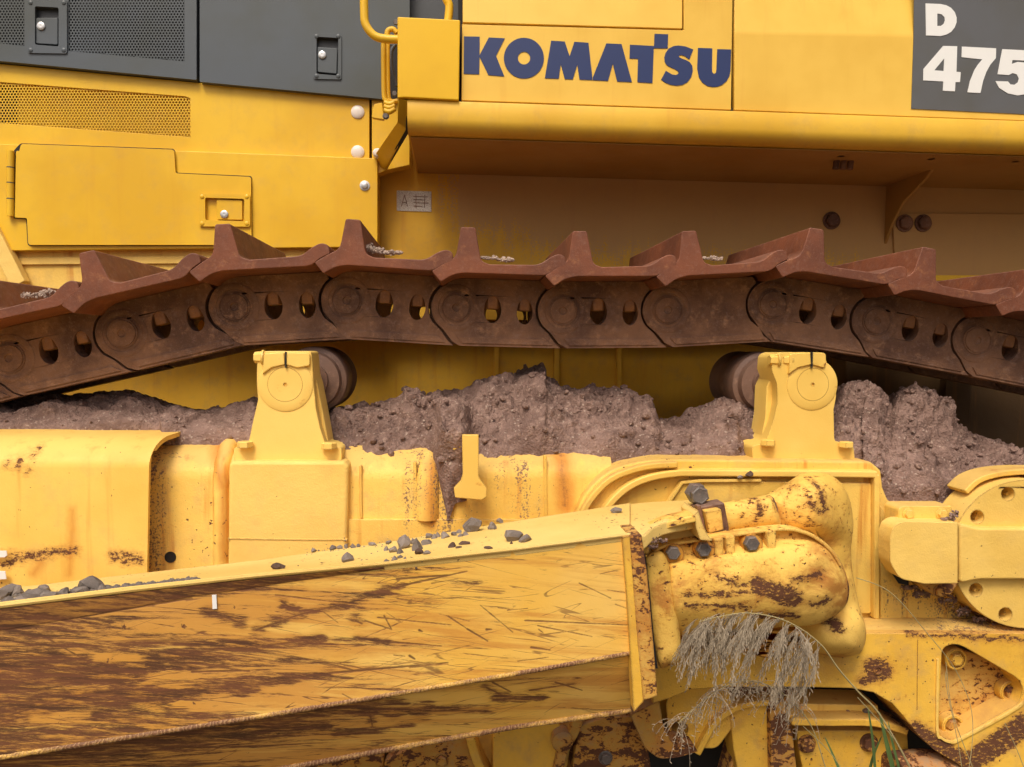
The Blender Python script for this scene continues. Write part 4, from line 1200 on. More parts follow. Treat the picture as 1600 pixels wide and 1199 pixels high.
arm_grid('arm_side', lambda u: P(u, lin(u, frontT), frontY(u)), lambda u: P(u, lin(u, w1), frontY(u)), 'armface', ARM_SEGS, 760, 120)
arm_grid('arm_lower_side', lambda u: P(u, lin(u, w1), frontY(u)) + Vector((0, .001, -.001)), lambda u: P(u, lin(u, w2), frontY(u) + .09), 'armlow', LOW_SEGS, 760, 60)
armquad('arm_bottom', [p + Vector((0, .005, 0)) for p in eL], [p + Vector((0, .30, -.01)) for p in eL], 'armlow', arm, .012, (0, 0, 1))
armquad('arm_top', [p + Vector((0, .0, .001)) for p in eF], eB, 'armtop', arm, -.012, (0, 0, 1))
armquad('arm_back', [p + Vector((0, -.002, -.012)) for p in eB], [p + Vector((0, -.002, -.30)) for p in eB], 'armtop', arm, -.01)
# rim of the top plate and the fillet strip under it (left half)
rim_u = [-500, -250, 0, 200, 400, 600, 800, 985]
V, F = [], []
rp_ = [P(u, lin(u, frontT) - 2, frontY(u) - .003) for u in rim_u]
V, F = tube_vf(rp_, [.006, .006, .006, .006, .005, .004, .004, .004], 8); link('arm_top_rim', V, F, 'armtop', arm)
fs = [-500, 0, 150, 300, 450, 600]; wd = [40, 33, 26, 17, 9, 2]
a1 = [P(u, lin(u, frontT) + 4, frontY(u) - .006) for u in fs]; a2 = [P(u, lin(u, frontT) + 4 + w_, frontY(u) - .001) for u, w_ in zip(fs, wd)]
armquad('fillet_strip', a1, a2, 'armface', arm, .006)


def weld(pts, r, seed):
    q = []
    for i in range(240):
        t_ = i / 239; u = pts[0] + (pts[1] - pts[0]) * t_
        q.append(u)
    path = [P(u, lin(u, pts[2]) + pts[4], frontY(u) + pts[3]) for u in q]
    rad = [r * (1 + .05 * math.sin(i * 2.1) + .25 * noise.noise(Vector((i * .3, seed, 0)))) for i in range(240)]
    V, F = tube_vf(path, rad, 10)
    return link('weld_bead', V, F, 'weld', arm)


weld((-300, 985, w1, .003, 2), .006, 1)
weld((-300, 985, w2, .088, 0), .0065, 5)
# end plate of the arm
slab('end_plate', [(984, 837), (1003, 836), (1012, 900), (1020, 990), (1028, 1088, 3), (1018, 1092, 3), (1006, 1095), (998, 1020), (991, 930)], 1.585, .10, 'endrust', arm, .003)
slab('end_strip', [(972, 840), (985, 838), (992, 930), (1000, 1018), (1006, 1096, 3), (990, 1113, 3), (986, 1040), (979, 930)], 1.588, .03, 'lower', arm, .003)
strip('end_gap', [(1004, 852), (1013, 930), (1019, 1000), (1025, 1045)], 6, 1.66, .03, 'black', arm, 0)
# saddle at the top of the joint
top = [P(u, v, y) for u, v, y in ((955, 790, 1.93), (1020, 784, 1.93), (1078, 781, 1.92), (1088, 786, 1.88), (1092, 796, 1.76), (1089, 806, 1.69), (1060, 811, 1.67), (1036, 817, 1.65), (1020, 826, 1.63), (1008, 838, 1.61), (985, 838, 1.60))]
V, F = prism(top, [p + Vector((0, 0, -.03)) for p in top]); link('saddle_plate', V, F, 'armtop', arm, True, .004)
slab('saddle_scoop', [(1008, 840), (1020, 826), (1038, 816), (1060, 810), (1090, 805), (1098, 822), (1106, 836), (1110, 846), (1050, 856), (1010, 870)], 1.735, .10, 'armtop', arm, .004)
strip('saddle_arch', [(1008, 866), (1010, 848), (1016, 838), (1026, 830), (1042, 822), (1064, 816), (1088, 811)], 12, 1.655, .06, 'casting', arm, .005, 4)
slab('saddle_tip', [(1084, 806, 2), (1091, 798, 2), (1098, 820, 3), (1106, 836, 3), (1114, 846), (1094, 844), (1088, 826)], 1.66, .10, 'armtop', arm, .005)

# ------------------------------------------------------------------ trunnion casting
tr = empty('trunnion', P(1180, 910, 1.78))


def sstep(x, a, b):
    t_ = min(max((x - a) / (b - a), 0), 1); return t_ * t_ * (3 - 2 * t_)


def housing(u, v):
    top = 852 - .16 * (u - 1044)                                    # lower edge of the bolted flange
    barrel = .086 * math.sqrt(max(0, 1 - ((v - 928 + .1 * (u - 1100)) / 84) ** 2)) * (1 - .35 * sstep(u, 1240, 1330))
    pocket = .028 + .012 * sstep(v, top + 12, top)
    k = sstep(v, top + 12, top + 34)
    return pocket * (1 - k) + barrel * k + .004 * noise.noise(Vector((u * .03, v * .04, 3)))


pillow('trunnion_body', [(1042, 850), (1075, 845), (1110, 839), (1162, 831), (1200, 826), (1224, 823), (1252, 827), (1278, 839), (1300, 858), (1316, 882), (1325, 908), (1327, 926), (1321, 946), (1303, 963), (1272, 976), (1224, 980), (1160, 985), (1100, 989), (1060, 991), (1047, 960), (1040, 900)],
       [(1062, 920), (1275, 905)], 1.75, .1, 'casting', tr, .10, 26, .30, .005, 5, housing)
strip('flange_lip', [(1022, 864), (1044, 853), (1110, 842.5), (1162, 835), (1224, 828), (1254, 832), (1279, 844), (1300, 863), (1315, 886)], 5, 1.705, .04, 'casting', tr, .003, 4)
slab('clamp_lower', [(1060, 1000, 4), (1110, 984), (1250, 985), (1262, 1010, 8), (1200, 1030, 8), (1170, 1022), (1110, 1015), (1070, 1012)], 1.84, .08, 'castrust', tr, .006)
pillow('trunnion_collar', [(1007, 872), (1018, 864), (1034, 862), (1044, 878), (1052, 900), (1058, 940), (1062, 985), (1064, 1015), (1059, 1037), (1046, 1041), (1031, 1043), (1022, 1010), (1013, 960), (1008, 910)],
       [(1028, 900), (1042, 1010)], 1.70, .035, 'casting', tr, .12, 7, .35, .003)
slab('clamp_lower', [(1060, 1000, 4), (1110, 984), (1250, 985), (1262, 1010, 8), (1200, 1030, 8), (1170, 1022), (1110, 1015), (1070, 1012)], 1.84, .08, 'castrust', tr, .006)
for u, v, r in ((1050.5, 863, 11.5), (1098, 857.5, 12), (1172.5, 848, 12.5)): lathe('bolt_seat', u, v, 1.715, [(16, .02), (16, -.014), (16, -.017), (.5, -.017)], 'castrust', tr, 24); bolt(u, v, 1.697, r, tr, 'steel', False)
for u0, v0 in ((1124, 860), (1142, 857), (1206, 848)):
    slab('cast_web', [(u0 - 7, v0 - 17, 3), (u0 + 7, v0 - 19, 3), (u0 + 6, v0 + 16, 3), (u0 - 6, v0 + 18, 3)], 1.695, .04, 'casting', tr, .006)
pillow('casting_bar', [(1119, 787), (1150, 782), (1180, 777), (1203, 774), (1212, 790), (1220, 822), (1190, 828), (1160, 832), (1136, 835), (1130, 815)], [(1138, 812), (1206, 800)], 1.81, .035, 'casting', tr, .08, 7, .45, .002, 3)


def backcast(u, v):
    knob = .066 * math.exp(-((u - 1272) / 62) ** 2 - ((v - 792) / 46) ** 4)
    lobe = .070 * math.exp(-((u - 1318) / 60) ** 4 - ((v - 996) / 36) ** 4)
    return .045 + max(knob, lobe) + .005 * noise.noise(Vector((u * .03, v * .03, 8)))


pillow('casting_back', [(1190, 777), (1212, 765), (1232, 753), (1250, 742), (1268, 738), (1294, 741), (1315, 756), (1328, 782), (1333, 812), (1331, 840), (1329, 862), (1331, 890), (1337, 919), (1343, 948), (1350, 970), (1353, 990), (1350, 1010), (1341, 1022), (1312, 1027), (1282, 1022), (1252, 1014), (1232, 1000), (1228, 960), (1232, 900), (1222, 850), (1196, 831)],
       [(1255, 800), (1290, 850), (1292, 920), (1300, 985)], 1.90, .1, 'casting', tr, .08, 22, .42, .006, 4, backcast)
strip('knob_groove', [(1206, 778), (1213, 795), (1216, 815), (1222, 826)], 6, 1.80, .03, 'link', tr, .003, 4)
slab('lock_block', [(1102, 800, 2), (1127, 796, 2), (1131, 828, 2), (1108, 834, 2)], 1.735, .06, 'casting', tr, .004)
slab('lock_recess', [(1089, 794), (1132, 786), (1140, 828, 3), (1132, 838, 3), (1102, 842, 3), (1094, 826)], 1.76, .05, 'link', tr, .003)
lathe('lock_bolt_head', 1091, 773, 1.80, [(17, .03), (17, .0), (16, -.003), (.5, -.004)], 'steel', tr, 6)
bolt(1091, 773, 1.80, 15, tr, 'steel', False, .5)
strip('lock_strap', [(1092, 790), (1097, 812), (1101, 834)], 6, 1.75, .02, 'link', tr, .002)
slab('mud_cavity', [(1030, 1010), (1100, 1005), (1200, 1000), (1260, 1005), (1290, 1050), (1290, 1080), (1060, 1085), (1020, 1060)], 1.945, .02, 'black', D, 0) if False else None

# ---- white paint marks
strip('paint_mark', [(334.5, 930), (335.5, 952)], 7, frontY(335) - .0025, .002, 'white', arm, .0004)
slab('paint_mark', [(-20, 861), (10, 861), (11, 868), (7, 871), (-20, 872)], 2.0, .002, 'white', D, 0)
slab('paint_mark', [(-20, 892), (8, 893), (10, 905), (-20, 907)], 2.0, .002, 'white', D, 0)

# ------------------------------------------------------------------ soil heaps


def fbm(p, o=5):
    s = 0; a = 1; f = 1
    for _ in range(o): s += a * noise.noise(p * f); a *= .55; f *= 2.1
    return s


def heap(name, label, top, bot, u0, u1, Yf, Yr, seed, nu=360, nv=70, amp=.018, front=0.0):
    """soil bank: from the front foot (v from bot, depth Yf) up to the ridge (v from top, depth Yr) and down behind"""
    V = []; F = []; so = Vector((seed, seed * 2, 0))
    yf = Yf if callable(Yf) else (lambda u: Yf); yr = Yr if callable(Yr) else (lambda u: Yr)
    for j in range(nv + 1):
        t_ = j / nv
        for i in range(nu + 1):
            u = u0 + (u1 - u0) * i / nu
            A = P(u, lin(u, bot), yf(u)); B = P(u, lin(u, top), yr(u))
            if t_ < .75:
                s = t_ / .75; zz = A.z + (B.z - A.z) * math.sin(s * math.pi / 2) ** .85; k_ = .4 * math.exp(-((u - 708) / 27) ** 4) if name == 'soil' and seed == 8 else 0; y = A.y + (B.y - A.y) * max(0, (s - k_) / (1 - k_)); x = A.x + (B.x - A.x) * s
            else:
                s = (t_ - .75) / .25; zz = B.z - s * s * .22; y = B.y + s * .22; x = B.x
            p = Vector((x, y, zz))
            e = min(1, t_ * 6)
            d = fbm(p * 7 + so, 4) * amp * 1.9
            vd = noise.voronoi(p * 15 + so + noise.noise_vector(p * 20) * .35)[0]; d += (min((vd[1] - vd[0]) * 2.2, .8) - .5) * amp * .62
            vd = noise.voronoi(p * 42 + so)[0]; d += (min((vd[1] - vd[0]) * 2.0, .7) - .4) * amp * .2
            d += fbm(p * 50, 3) * amp * .28
            d += noise.noise(Vector((p.x * 7 + seed, p.z * 2.5, 0))) * amp * 1.2
            p += Vector((noise.noise(p * 25) * .006, -d * .8, d * (.9 if t_ > .2 else .5))) * (.35 + .65 * e)
            p += Vector((0, .02, -.05)) * (1 - min(1, t_ * 9)) ** 2
            V.append(p)
    for j in range(nv):
        for i in range(nu): a = j * (nu + 1) + i; F.append([a, a + 1, a + nu + 2, a + nu + 1])
    o = link(name, V, F, 'soil')
    for poly in o.data.polygons: poly.use_smooth = True
    tag(o, label, 'soil', kind='stuff')
    return o, V


def clods(name, V, count, parent_label, r0=.002, r1=.009, seed=1, keep=None, mat='soil'):
    rnd = random.Random(seed); VV = []; FF = []
    ico = bmesh.new(); bmesh.ops.create_icosphere(ico, subdivisions=1, radius=1)
    iv = [v.co.copy() for v in ico.verts]; fi = [[v.index for v in f.verts] for f in ico.faces]; ico.free()
    for _ in range(count):
        c = rnd.choice(V); 
        if keep and not keep(c): continue
        r = r0 + (r1 - r0) * rnd.random() ** 4; s = len(VV)
        rot = Matrix.Rotation(rnd.random() * 6, 3, 'X') @ Matrix.Rotation(rnd.random() * 6, 3, 'Z')
        sc = Vector((1, rnd.uniform(.6, 1), rnd.uniform(.5, .9)))
        VV += [c + rot @ Vector((v.x * sc.x, v.y * sc.y, v.z * sc.z)) * r * rnd.uniform(.8, 1.15) + Vector((0, -r * .3, r * .3)) for v in iv]
        FF += [[s + i for i in f] for f in fi]
    o = link(name, VV, FF, mat, smooth=False); tag(o, parent_label, 'soil crumbs', kind='stuff'); return o


topL = [(-300, 640), (-60, 628), (0, 625), (50, 622), (90, 615), (170, 611), (215, 612), (245, 622), (258, 633), (300, 634), (345, 631), (400, 625), (420, 640)]
botL = [(-300, 678), (0, 676), (180, 674), (240, 670), (262, 668), (290, 684), (340, 686), (372, 686), (420, 700)]
hL, VL = heap('soil', 'low bank of purple brown soil left of the first roller bracket', topL, botL, -300, 418, lambda u: 2.20 if u < 250 else 2.16, 2.5, 3, 300, 60, .014)
topM = [(430, 650), (505, 652), (520, 640), (560, 632), (600, 630), (625, 627), (632, 616), (650, 612), (662, 620), (700, 616), (735, 613), (745, 602), (775, 598), (795, 588), (808, 575), (822, 571), (850, 572), (854, 592),
        (880, 604), (905, 608), (925, 603), (960, 606), (982, 612), (990, 622), (1010, 621), (1022, 634), (1030, 652), (1060, 655), (1090, 646), (1120, 632), (1150, 624), (1178, 632), (1190, 645), (1260, 650)]
botM = [(430, 712), (540, 716), (550, 727), (565, 727), (590, 716), (620, 714), (640, 718), (655, 726), (690, 740), (700, 792), (712, 760), (745, 756), (765, 735), (790, 722), (830, 706), (850, 698), (900, 700), (960, 712), (985, 718), (1180, 724), (1260, 724)]
hM, VM = heap('soil', 'tall middle bank of crumbly brown soil between the two roller brackets', topM, botM, 430, 1260,
              lambda u: 2.12 - .05 * math.exp(-((u - 708) / 27) ** 4), lambda u: 2.42, 8, 460, 80, .019)
topR = [(1270, 640), (1300, 640), (1308, 622), (1316, 608), (1345, 602), (1372, 606), (1384, 628), (1392, 634), (1400, 616), (1420, 612), (1450, 617), (1470, 630), (1485, 638), (1495, 662), (1520, 676), (1545, 688), (1570, 694), (1600, 705), (1700, 715)]
botR = [(1270, 722), (1340, 724), (1366, 728), (1384, 748), (1388, 772), (1402, 788), (1440, 794), (1490, 800), (1520, 772), (1560, 752), (1600, 745), (1700, 742)]
hR, VR = heap('soil', 'steep right hand heap of reddish soil beside the second roller bracket', topR, botR, 1270, 1700,
              lambda u: 2.10 if u < 1350 else (2.06 if u < 1500 else 2.08), lambda u: 2.40, 14, 300, 90, .021)
clods('soil_crumbs', VL, 350, 'loose crumbs scattered over the low left soil bank', seed=1)
clods('soil_crumbs', VM, 800, 'loose crumbs scattered over the tall middle soil bank', r0=.001, r1=.016, seed=2)
clods('soil_crumbs', VR, 800, 'loose crumbs scattered over the steep right soil heap', r0=.001, r1=.014, seed=3)
# mud on the stop block
V_, F_ = [], []


def mud_patch(name, label, pts, Y, n=700, r=(.002, .007), dep=.03, seed=5, cat='soil', finder=None):
    """pile of crumbs over a small polygon strip; pts = list of (u, v, spread_u, spread_v)"""
    rnd = random.Random(seed); C = []
    for _ in range(n):
        u, v, su, sv = rnd.choice(pts)
        uu, vv = u + rnd.uniform(-su, su), v + rnd.uniform(-sv, sv) * rnd.random(); C.append(finder(uu, vv) if finder else P(uu, vv, Y + rnd.uniform(0, dep)))
    o = clods(name, C, n, label, r[0], r[1], seed, None, 'grit' if cat == 'grit' else ('stone' if cat == 'gravel' else 'soil')); o['category'] = cat; return o


mud_patch('soil_crumbs', 'dark grit lying on the ledge of the small bolted block', [(1430 + 8 * k, 822 - (k == 6) * 10, 8, 4) for k in range(8)] + [(1490, 806, 6, 12)], 1.92, 900, (.002, .006), .04, 21)
mud_patch('soil_crumbs', 'muddy crust along the lower left rim of the round hub cover', [(1440, 928, 14, 8), (1480, 938, 14, 12), (1505, 955, 10, 8), (1530, 968, 10, 6), (1560, 980, 14, 4), (1590, 985, 10, 3), (1420, 918, 12, 5)], 2.0, 1500, (.002, .006), .03, 22)
mud_patch('soil_crumbs', 'dirt packed in the corner under the saddle of the arm', [(1030, 846, 12, 6), (1020, 855, 8, 5)], 1.625, 240, (.001, .004), .01, 23)
mud_patch('grit', 'pale grit on the fourth visible track shoe from the left', [(585, 392, 14, 5), (610, 396, 18, 4), (575, 388, 6, 6)], 2.16, 700, (.002, .008), .25, 31, 'grit')
mud_patch('grit', 'pale grit on the track shoe above the middle of the machine', [(760, 404, 18, 3), (790, 407, 12, 3)], 2.16, 450, (.002, .007), .22, 32, 'grit')
mud_patch('grit', 'pale grit on the track shoe at the left edge', [(55, 462, 22, 5), (75, 458, 12, 4)], 2.15, 500, (.002, .007), .16, 33, 'grit')
mud_patch('grit', 'pale grit on the track shoe below the fender gusset', [(1105, 404, 14, 2.5), (1120, 406, 8, 2)], 2.18, 300, (.002, .006), .2, 34, 'grit')

# ------------------------------------------------------------------ stones on the push arm
STM = []
for k in range(6):
    bm = bmesh.new(); bmesh.ops.create_icosphere(bm, subdivisions=2, radius=1)
    rnd = random.Random(40 + k); planes = [Vector((rnd.uniform(-1, 1), rnd.uniform(-1, 1), rnd.uniform(-.6, 1))).normalized() for _ in range(12)]
    for v in bm.verts:
        for pn in planes:
            dd = v.co.dot(pn) - rnd.uniform(.50, .54)
            if dd > 0: v.co -= pn * dd
        v.co += Vector((noise.noise(v.co * 2 + Vector((k * 3, 0, 0))), noise.noise(v.co * 2 + Vector((0, k * 3, 0))), 0)) * .14
    STM.append(bm)


def arm_top(u, v):
    """point of the arm's ruled top surface seen at pixel (u, v)"""
    a = P(u, lin(u, frontT), frontY(u)); b = P(u, lin(u, backT), frontY(u) + .31); best = None
    for i in range(41):
        q = a.lerp(b, i / 40); d = CR.transposed() @ (q - CAM); vv = CY - FPX * d.y / -d.z
        if best is None or abs(vv - v) < best[0]: best = (abs(vv - v), q)
    return P(u, v, best[1].y)


def stone_obj(u, v, w_, h_, label, group=None, mat='stone', name='stone', k=None, Yo=None, mesh_cache={}):
    """stone standing on the arm top whose foot is seen at pixel (u, v)"""
    f_ = lin(u, frontT); b_ = lin(u, backT)
    s = min(max((f_ - v) / (f_ - b_), .0), 1)
    a = P(u, f_, frontY(u)); b = P(u, b_, frontY(u) + .31)
    # find the depth on the ruled top surface seen at row v
    best = None
    for i in range(41):
        t_ = i / 40; q = a + (b - a) * t_
        dvec = CR.transposed() @ (q - CAM); vv = CY - FPX * dvec.y / -dvec.z
        if best is None or abs(vv - v) < best[0]: best = (abs(vv - v), q)
    q = best[1]; Y = q.y if Yo is None else Yo
    q = P(u, v, Y)
    k = random.randrange(6) if k is None else k
    key = (k, mat)
    if key not in mesh_cache:
        me = bpy.data.meshes.new('stone'); STM[k].to_mesh(me); me.materials.append(M[mat]); mesh_cache[key] = me
    o = bpy.data.objects.new(name, mesh_cache[key]); COL.objects.link(o)
    sx = w_ / 2 * Y / FPX / .66; sz = h_ / 2 * Y / FPX / .58
    o.scale = (sx, (sx + sz) / 2, sz); o.location = q + Vector((0, 0, sz * .55)); o.rotation_euler = (0, 0, random.uniform(0, 6.28))
    tag(o, label, 'stone' if mat == 'stone' else 'clod', group)
    return o


SG = 'small stones on the push arm'
stone_obj(738, 832, 26, 24, 'large pointed grey stone, biggest on the arm top', k=1)
stone_obj(768, 829, 13, 11, 'small rounded grey stone just right of the biggest pointed stone', k=2)
stone_obj(780, 817, 11, 8, 'small pale stone at the rear edge of the arm, right of the pointed stone', k=3)
stone_obj(806, 844, 26, 17, 'dark jagged grey stone near the middle of the arm top', k=4)
stone_obj(822, 846, 22, 11, 'lower dark stone touching the right side of the jagged one', k=0)
stone_obj(632, 858, 22, 18, 'large rounded grey stone at the left of the middle cluster', k=5)
stone_obj(651, 862, 18, 17, 'angular grey stone in the middle of the stone cluster', k=2)
stone_obj(665, 853, 15, 11, 'round grey stone at the right of the middle cluster', k=3)
stone_obj(656, 868, 14, 11, 'dark brown clod below the middle stone cluster', mat='clod', k=1)
stone_obj(695, 842, 16, 10, 'flat topped grey stone between the cluster and the pointed stone', k=0)
stone_obj(543, 878, 26, 12, 'pale grey flat stone alone near the front of the arm', k=5)
stone_obj(437, 891, 20, 10, 'dark brown clod furthest left on the bare arm top', mat='clod', k=4)
stone_obj(962, 802, 17, 10, 'lone brown stone on the right end of the arm beside the seam', k=1)
for (u, v, a, b) in ((612, 864, 12, 9), (604, 861, 7, 6), (616, 862, 10, 8), (668, 868, 13, 8), (625, 866, 11, 8), (645, 851, 10, 8)):
    stone_obj(u, v, a, b, 'small grey stone packed round the foot of the middle stone cluster', SG)
for (u, v, a, b) in ((604, 882, 14, 7), (616, 877, 10, 7), (625, 874, 10, 7), (633, 875, 6, 4), (612, 883, 8, 5), (658, 878, 9, 5)):
    stone_obj(u, v, a, b, 'small stone in the low row in front of the middle cluster', SG)
for (u, v, a, b) in ((672, 841, 10, 8), (679, 843, 9, 7), (684, 840, 9, 7), (709, 838, 11, 8), (716, 834, 9, 6), (727, 839, 12, 7), (719, 841, 10, 6)):
    stone_obj(u, v, a, b, 'small stone in the row leading up to the pointed stone', SG)
for (u, v, a, b) in ((520, 859, 16, 6), (532, 858, 10, 5), (541, 857, 8, 6), (551, 857, 10, 6), (560, 856, 8, 5), (583, 853, 14, 6), (606, 850, 9, 5), (490, 862, 10, 5)):
    stone_obj(u, v, a, b, 'small stone in the thin row along the rear edge of the arm', SG)
for (u, v, a, b) in ((707, 857, 16, 8), (724, 853, 16, 8), (716, 858, 10, 5), (764, 858, 12, 5), (799, 851, 6, 4), (642, 873, 5, 3), (650, 889, 5, 3), (466, 887, 7, 3), (573, 876, 4, 2), (760, 842, 5, 3)):
    stone_obj(u, v, a, b, 'flat dark clod near the front edge of the arm below the pointed stone', 'flat clods on the push arm', 'clod', 'clod')
stone_obj(1172, 743, 18, 6, 'flat brown clod on the flange right of the curved rib', mat='clod', k=2, Yo=2.03)
stone_obj(1157, 747, 10, 5, 'round little clod left of the flat clod on the flange', k=3, Yo=2.03)
# the gravel at the left
for (u, v, w_, h_, lb) in ((147, 924, 30, 22, 'tallest purple grey stone in the gravel on the left of the arm'), (8, 934, 26, 18, 'grey stone at the left edge of the gravel'),
                           (28, 932, 18, 14, 'blocky dark stone beside the leftmost stone of the gravel'), (58, 936, 32, 17, 'broad grey stone, widest in the left gravel'),
                           (82, 936, 22, 12, 'grey stone right of the widest one in the gravel'), (98, 932, 20, 12, 'pale flat stone in the middle of the left gravel'),
                           (125, 930, 20, 14, 'grey stone leaning against the tallest gravel stone'), (15, 944, 24, 10, 'low pale stone at the front of the left gravel'),
                           (36, 942, 22, 10, 'low brown stone at the front of the left gravel'), (160, 926, 18, 10, 'small stone right of the tallest gravel stone'),
                           (70, 925, 18, 12, 'dark stone at the rear of the left gravel'), (-14, 940, 30, 18, 'stone cut by the left edge of the picture')):
    stone_obj(u, v, w_, h_, lb)
mud_patch('gravel', 'fine grey gravel trickling right along the top of the arm', [(120 + 18 * k, 928 - 2.0 * k, 14, 7 - .45 * k) for k in range(11)] * 2 + [(20, 936, 34, 12), (70, 932, 30, 10), (110, 930, 20, 9)], 1.50, 2600, (.0012, .0075), .03, 41, 'gravel', arm_top)
mud_patch('grit', 'fine dark specks of grit spread round the stones on the arm', [(500 + 30 * k, 866 - 3.0 * k, 24, 20) for k in range(10)], 1.72, 900, (.0006, .0028), .0, 42, 'gravel', arm_top)

# ------------------------------------------------------------------ grass


def ribbon(path, wd, V, F, nrm=None):
    s = len(V); n = len(path)
    for i, p in enumerate(path):
        d = (path[min(i + 1, n - 1)] - path[max(i - 1, 0)]).normalized(); a = d.cross(nrm or Vector((.2, -1, .1))).normalized()
        w_ = wd[i] if isinstance(wd, list) else wd
        V.append(p + a * w_); V.append(p - a * w_)
    for i in range(n - 1): F.append([s + 2 * i, s + 2 * i + 1, s + 2 * i + 3, s + 2 * i + 2])


PL = bpy.data.objects.new('plume_grass', None); COL.objects.link(PL)
PL.location = P(1440, 1300, 1.45); WL['plume_grass'] = PL.location.copy()
tag(PL, 'dried feathery plume of tall grass drooping in front of the trunnion', 'grass')
stem = [(1500, 1420, 1.46), (1440, 1240, 1.46), (1380, 1125, 1.45), (1340, 1080, 1.44), (1310, 1045, 1.43), (1285, 1010, 1.42), (1250, 982, 1.41), (1212, 965, 1.40), (1165, 958, 1.40), (1122, 964, 1.40), (1092, 972, 1.40)]
sq = catmull(stem, 6); sp_ = [P(*q) for q in sq]
V, F = tube_vf(sp_, [.0022 - .0017 * i / len(sp_) for i in range(len(sp_))], 6); link('stalk', V, F, 'straw', PL)
rnd = random.Random(11); V = []; F = []
ns = len(sp_)
def droop(base, d, L, n, g, V, F, r0, spike):
    p = base.copy(); path = [p.copy()]
    for i in range(n):
        d = (d + g).normalized(); p = p + d * L / n; path.append(p.copy())
    V2, F2 = tube_vf(path, [r0 * (1 - .6 * i / n) for i in range(n + 1)], 3, False)
    s_ = len(V); V += V2; F += [[s_ + i for i in f] for f in F2]
    for i in range(1, n + 1):
        for _ in range(spike):
            a = path[i] + Vector((rnd.uniform(-.001, .001), rnd.uniform(-.002, .002), 0)); dr = (d + Vector((rnd.uniform(-.5, .5), rnd.uniform(-.4, .4), rnd.uniform(-.4, .2)))).normalized()
            l_ = rnd.uniform(.005, .010); ribbon([a, a + dr * l_ * .5, a + dr * l_], [.0003, .0008, .0002], V, F)
    return path, d


for k in range(58):
    t_ = .50 + .49 * (k + rnd.random()) / 58; base = sp_[min(int(t_ * ns), ns - 1)].copy() + Vector((0, rnd.uniform(-.02, .02), rnd.uniform(-.003, .003)))
    L = rnd.uniform(.05, .165) * (1 - .45 * max(0, (t_ - .80) / .2))
    d = Vector((rnd.uniform(-.8, .2), rnd.uniform(-.4, .4), rnd.uniform(-.35, .0))).normalized()
    g_ = Vector((rnd.uniform(-.16, .01), 0, -rnd.uniform(.16, .30)))
    path, d2 = droop(base, d, L, 12, g_, V, F, .0007, 1)
    for i in range(1, 12):
        for _ in range(2):
            dd = (path[min(i + 1, 12)] - path[i - 1]).normalized() + Vector((rnd.uniform(-.35, .35), rnd.uniform(-.35, .35), rnd.uniform(-.2, .2)))
            droop(path[i], dd.normalized(), rnd.uniform(.015, .04), 5, Vector((0, 0, -.18)), V, F, .0004, 1)
link('plume', V, F, 'plume', PL, smooth=False)['kind'] = 'stuff'
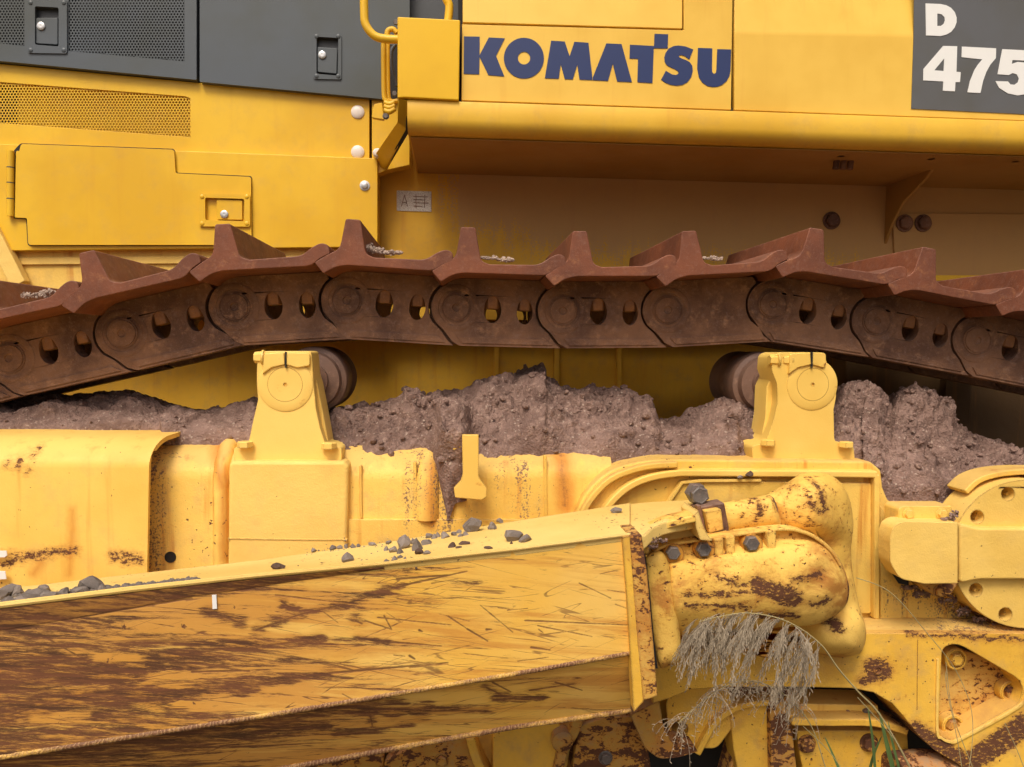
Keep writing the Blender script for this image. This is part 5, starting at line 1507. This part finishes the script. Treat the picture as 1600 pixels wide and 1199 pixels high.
# second, thinner plume below
PL2 = bpy.data.objects.new('plume_grass', None); COL.objects.link(PL2); PL2.location = P(1300, 1300, 1.5); WL[PL2.name] = PL2.location.copy()
tag(PL2, 'sparse wispy seed head hanging below the big plume', 'grass')
sq2 = [P(*q) for q in catmull([(1330, 1330, 1.5), (1290, 1200, 1.49), (1265, 1130, 1.48), (1225, 1085, 1.47), (1180, 1065, 1.46), (1140, 1070, 1.45), (1100, 1095, 1.45), (1060, 1130, 1.45)], 6)]
V, F = tube_vf(sq2, .0011, 5); link('stalk', V, F, 'straw', PL2)
V = []; F = []
for k in range(120):
    base = sq2[rnd.randrange(14, len(sq2))].copy(); d = Vector((rnd.uniform(-.9, .6), rnd.uniform(-.4, .4), rnd.uniform(-.4, .4))).normalized(); p = base; path = [p.copy()]; L = rnd.uniform(.03, .09)
    for i in range(7): d = (d + Vector((-.05, 0, -.3))).normalized(); p = p + d * L / 7; path.append(p.copy())
    V2, F2 = tube_vf(path, .0005, 3, False); s = len(V); V += V2; F += [[s + i for i in f] for f in F2]
    for i in range(2, 8):
        a = path[i]; dr = Vector((rnd.uniform(-.8, .8), rnd.uniform(-.4, .4), rnd.uniform(-.9, .2))).normalized(); l_ = rnd.uniform(.004, .009); ribbon([a, a + dr * l_ * .5, a + dr * l_], [.0002, .0007, .0002], V, F)
link('seed_head', V, F, 'plume', PL2, smooth=False)['kind'] = 'stuff'
# green blades
TU = bpy.data.objects.new('grass_tuft', None); COL.objects.link(TU); TU.location = P(1400, 1330, 1.5); WL[TU.name] = TU.location.copy()
tag(TU, 'tuft of green grass blades and thin stalks at the bottom right', 'grass')
for (pts, wd_) in (([(1420, 1330), (1402, 1230), (1385, 1160), (1374, 1112)], .0075), ([(1380, 1330), (1370, 1240), (1364, 1160), (1356, 1105)], .005), ([(1300, 1330), (1318, 1230), (1308, 1195), (1288, 1150)], .004),
                   ([(1440, 1330), (1410, 1220), (1392, 1150), (1388, 1125)], .004), ([(1345, 1330), (1352, 1250), (1362, 1190), (1378, 1150)], .0055)):
    q = [P(a, b, 1.47 + i * .004) for i, (a, b) in enumerate(catmull(pts, 5))]
    V = []; F = []; n = len(q); ribbon(q, [wd_ * min(1, .35 + 1.6 * (1 - i / (n - 1))) * (1 if i < n - 1 else .05) for i in range(n)], V, F, Vector((.5, -1, .1))); link('blade', V, F, 'leaf', TU)
for pts in ([(1490, 1330), (1520, 1150), (1500, 1060), (1445, 985), (1390, 925), (1338, 903)], [(1330, 1330), (1325, 1230), (1300, 1180), (1255, 1135)], [(1520, 1330), (1500, 1180), (1480, 1080), (1478, 1050)],
            [(1460, 1330), (1440, 1240), (1400, 1160), (1340, 1090)], [(1640, 1330), (1600, 1200), (1570, 1130)], [(1545, 1330), (1530, 1230), (1490, 1120), (1478, 1035)]):
    q = [P(a, b, 1.5) for a, b in catmull(pts, 6)]; V, F = tube_vf(q, .0008, 4); link('stalk', V, F, 'straw', TU)
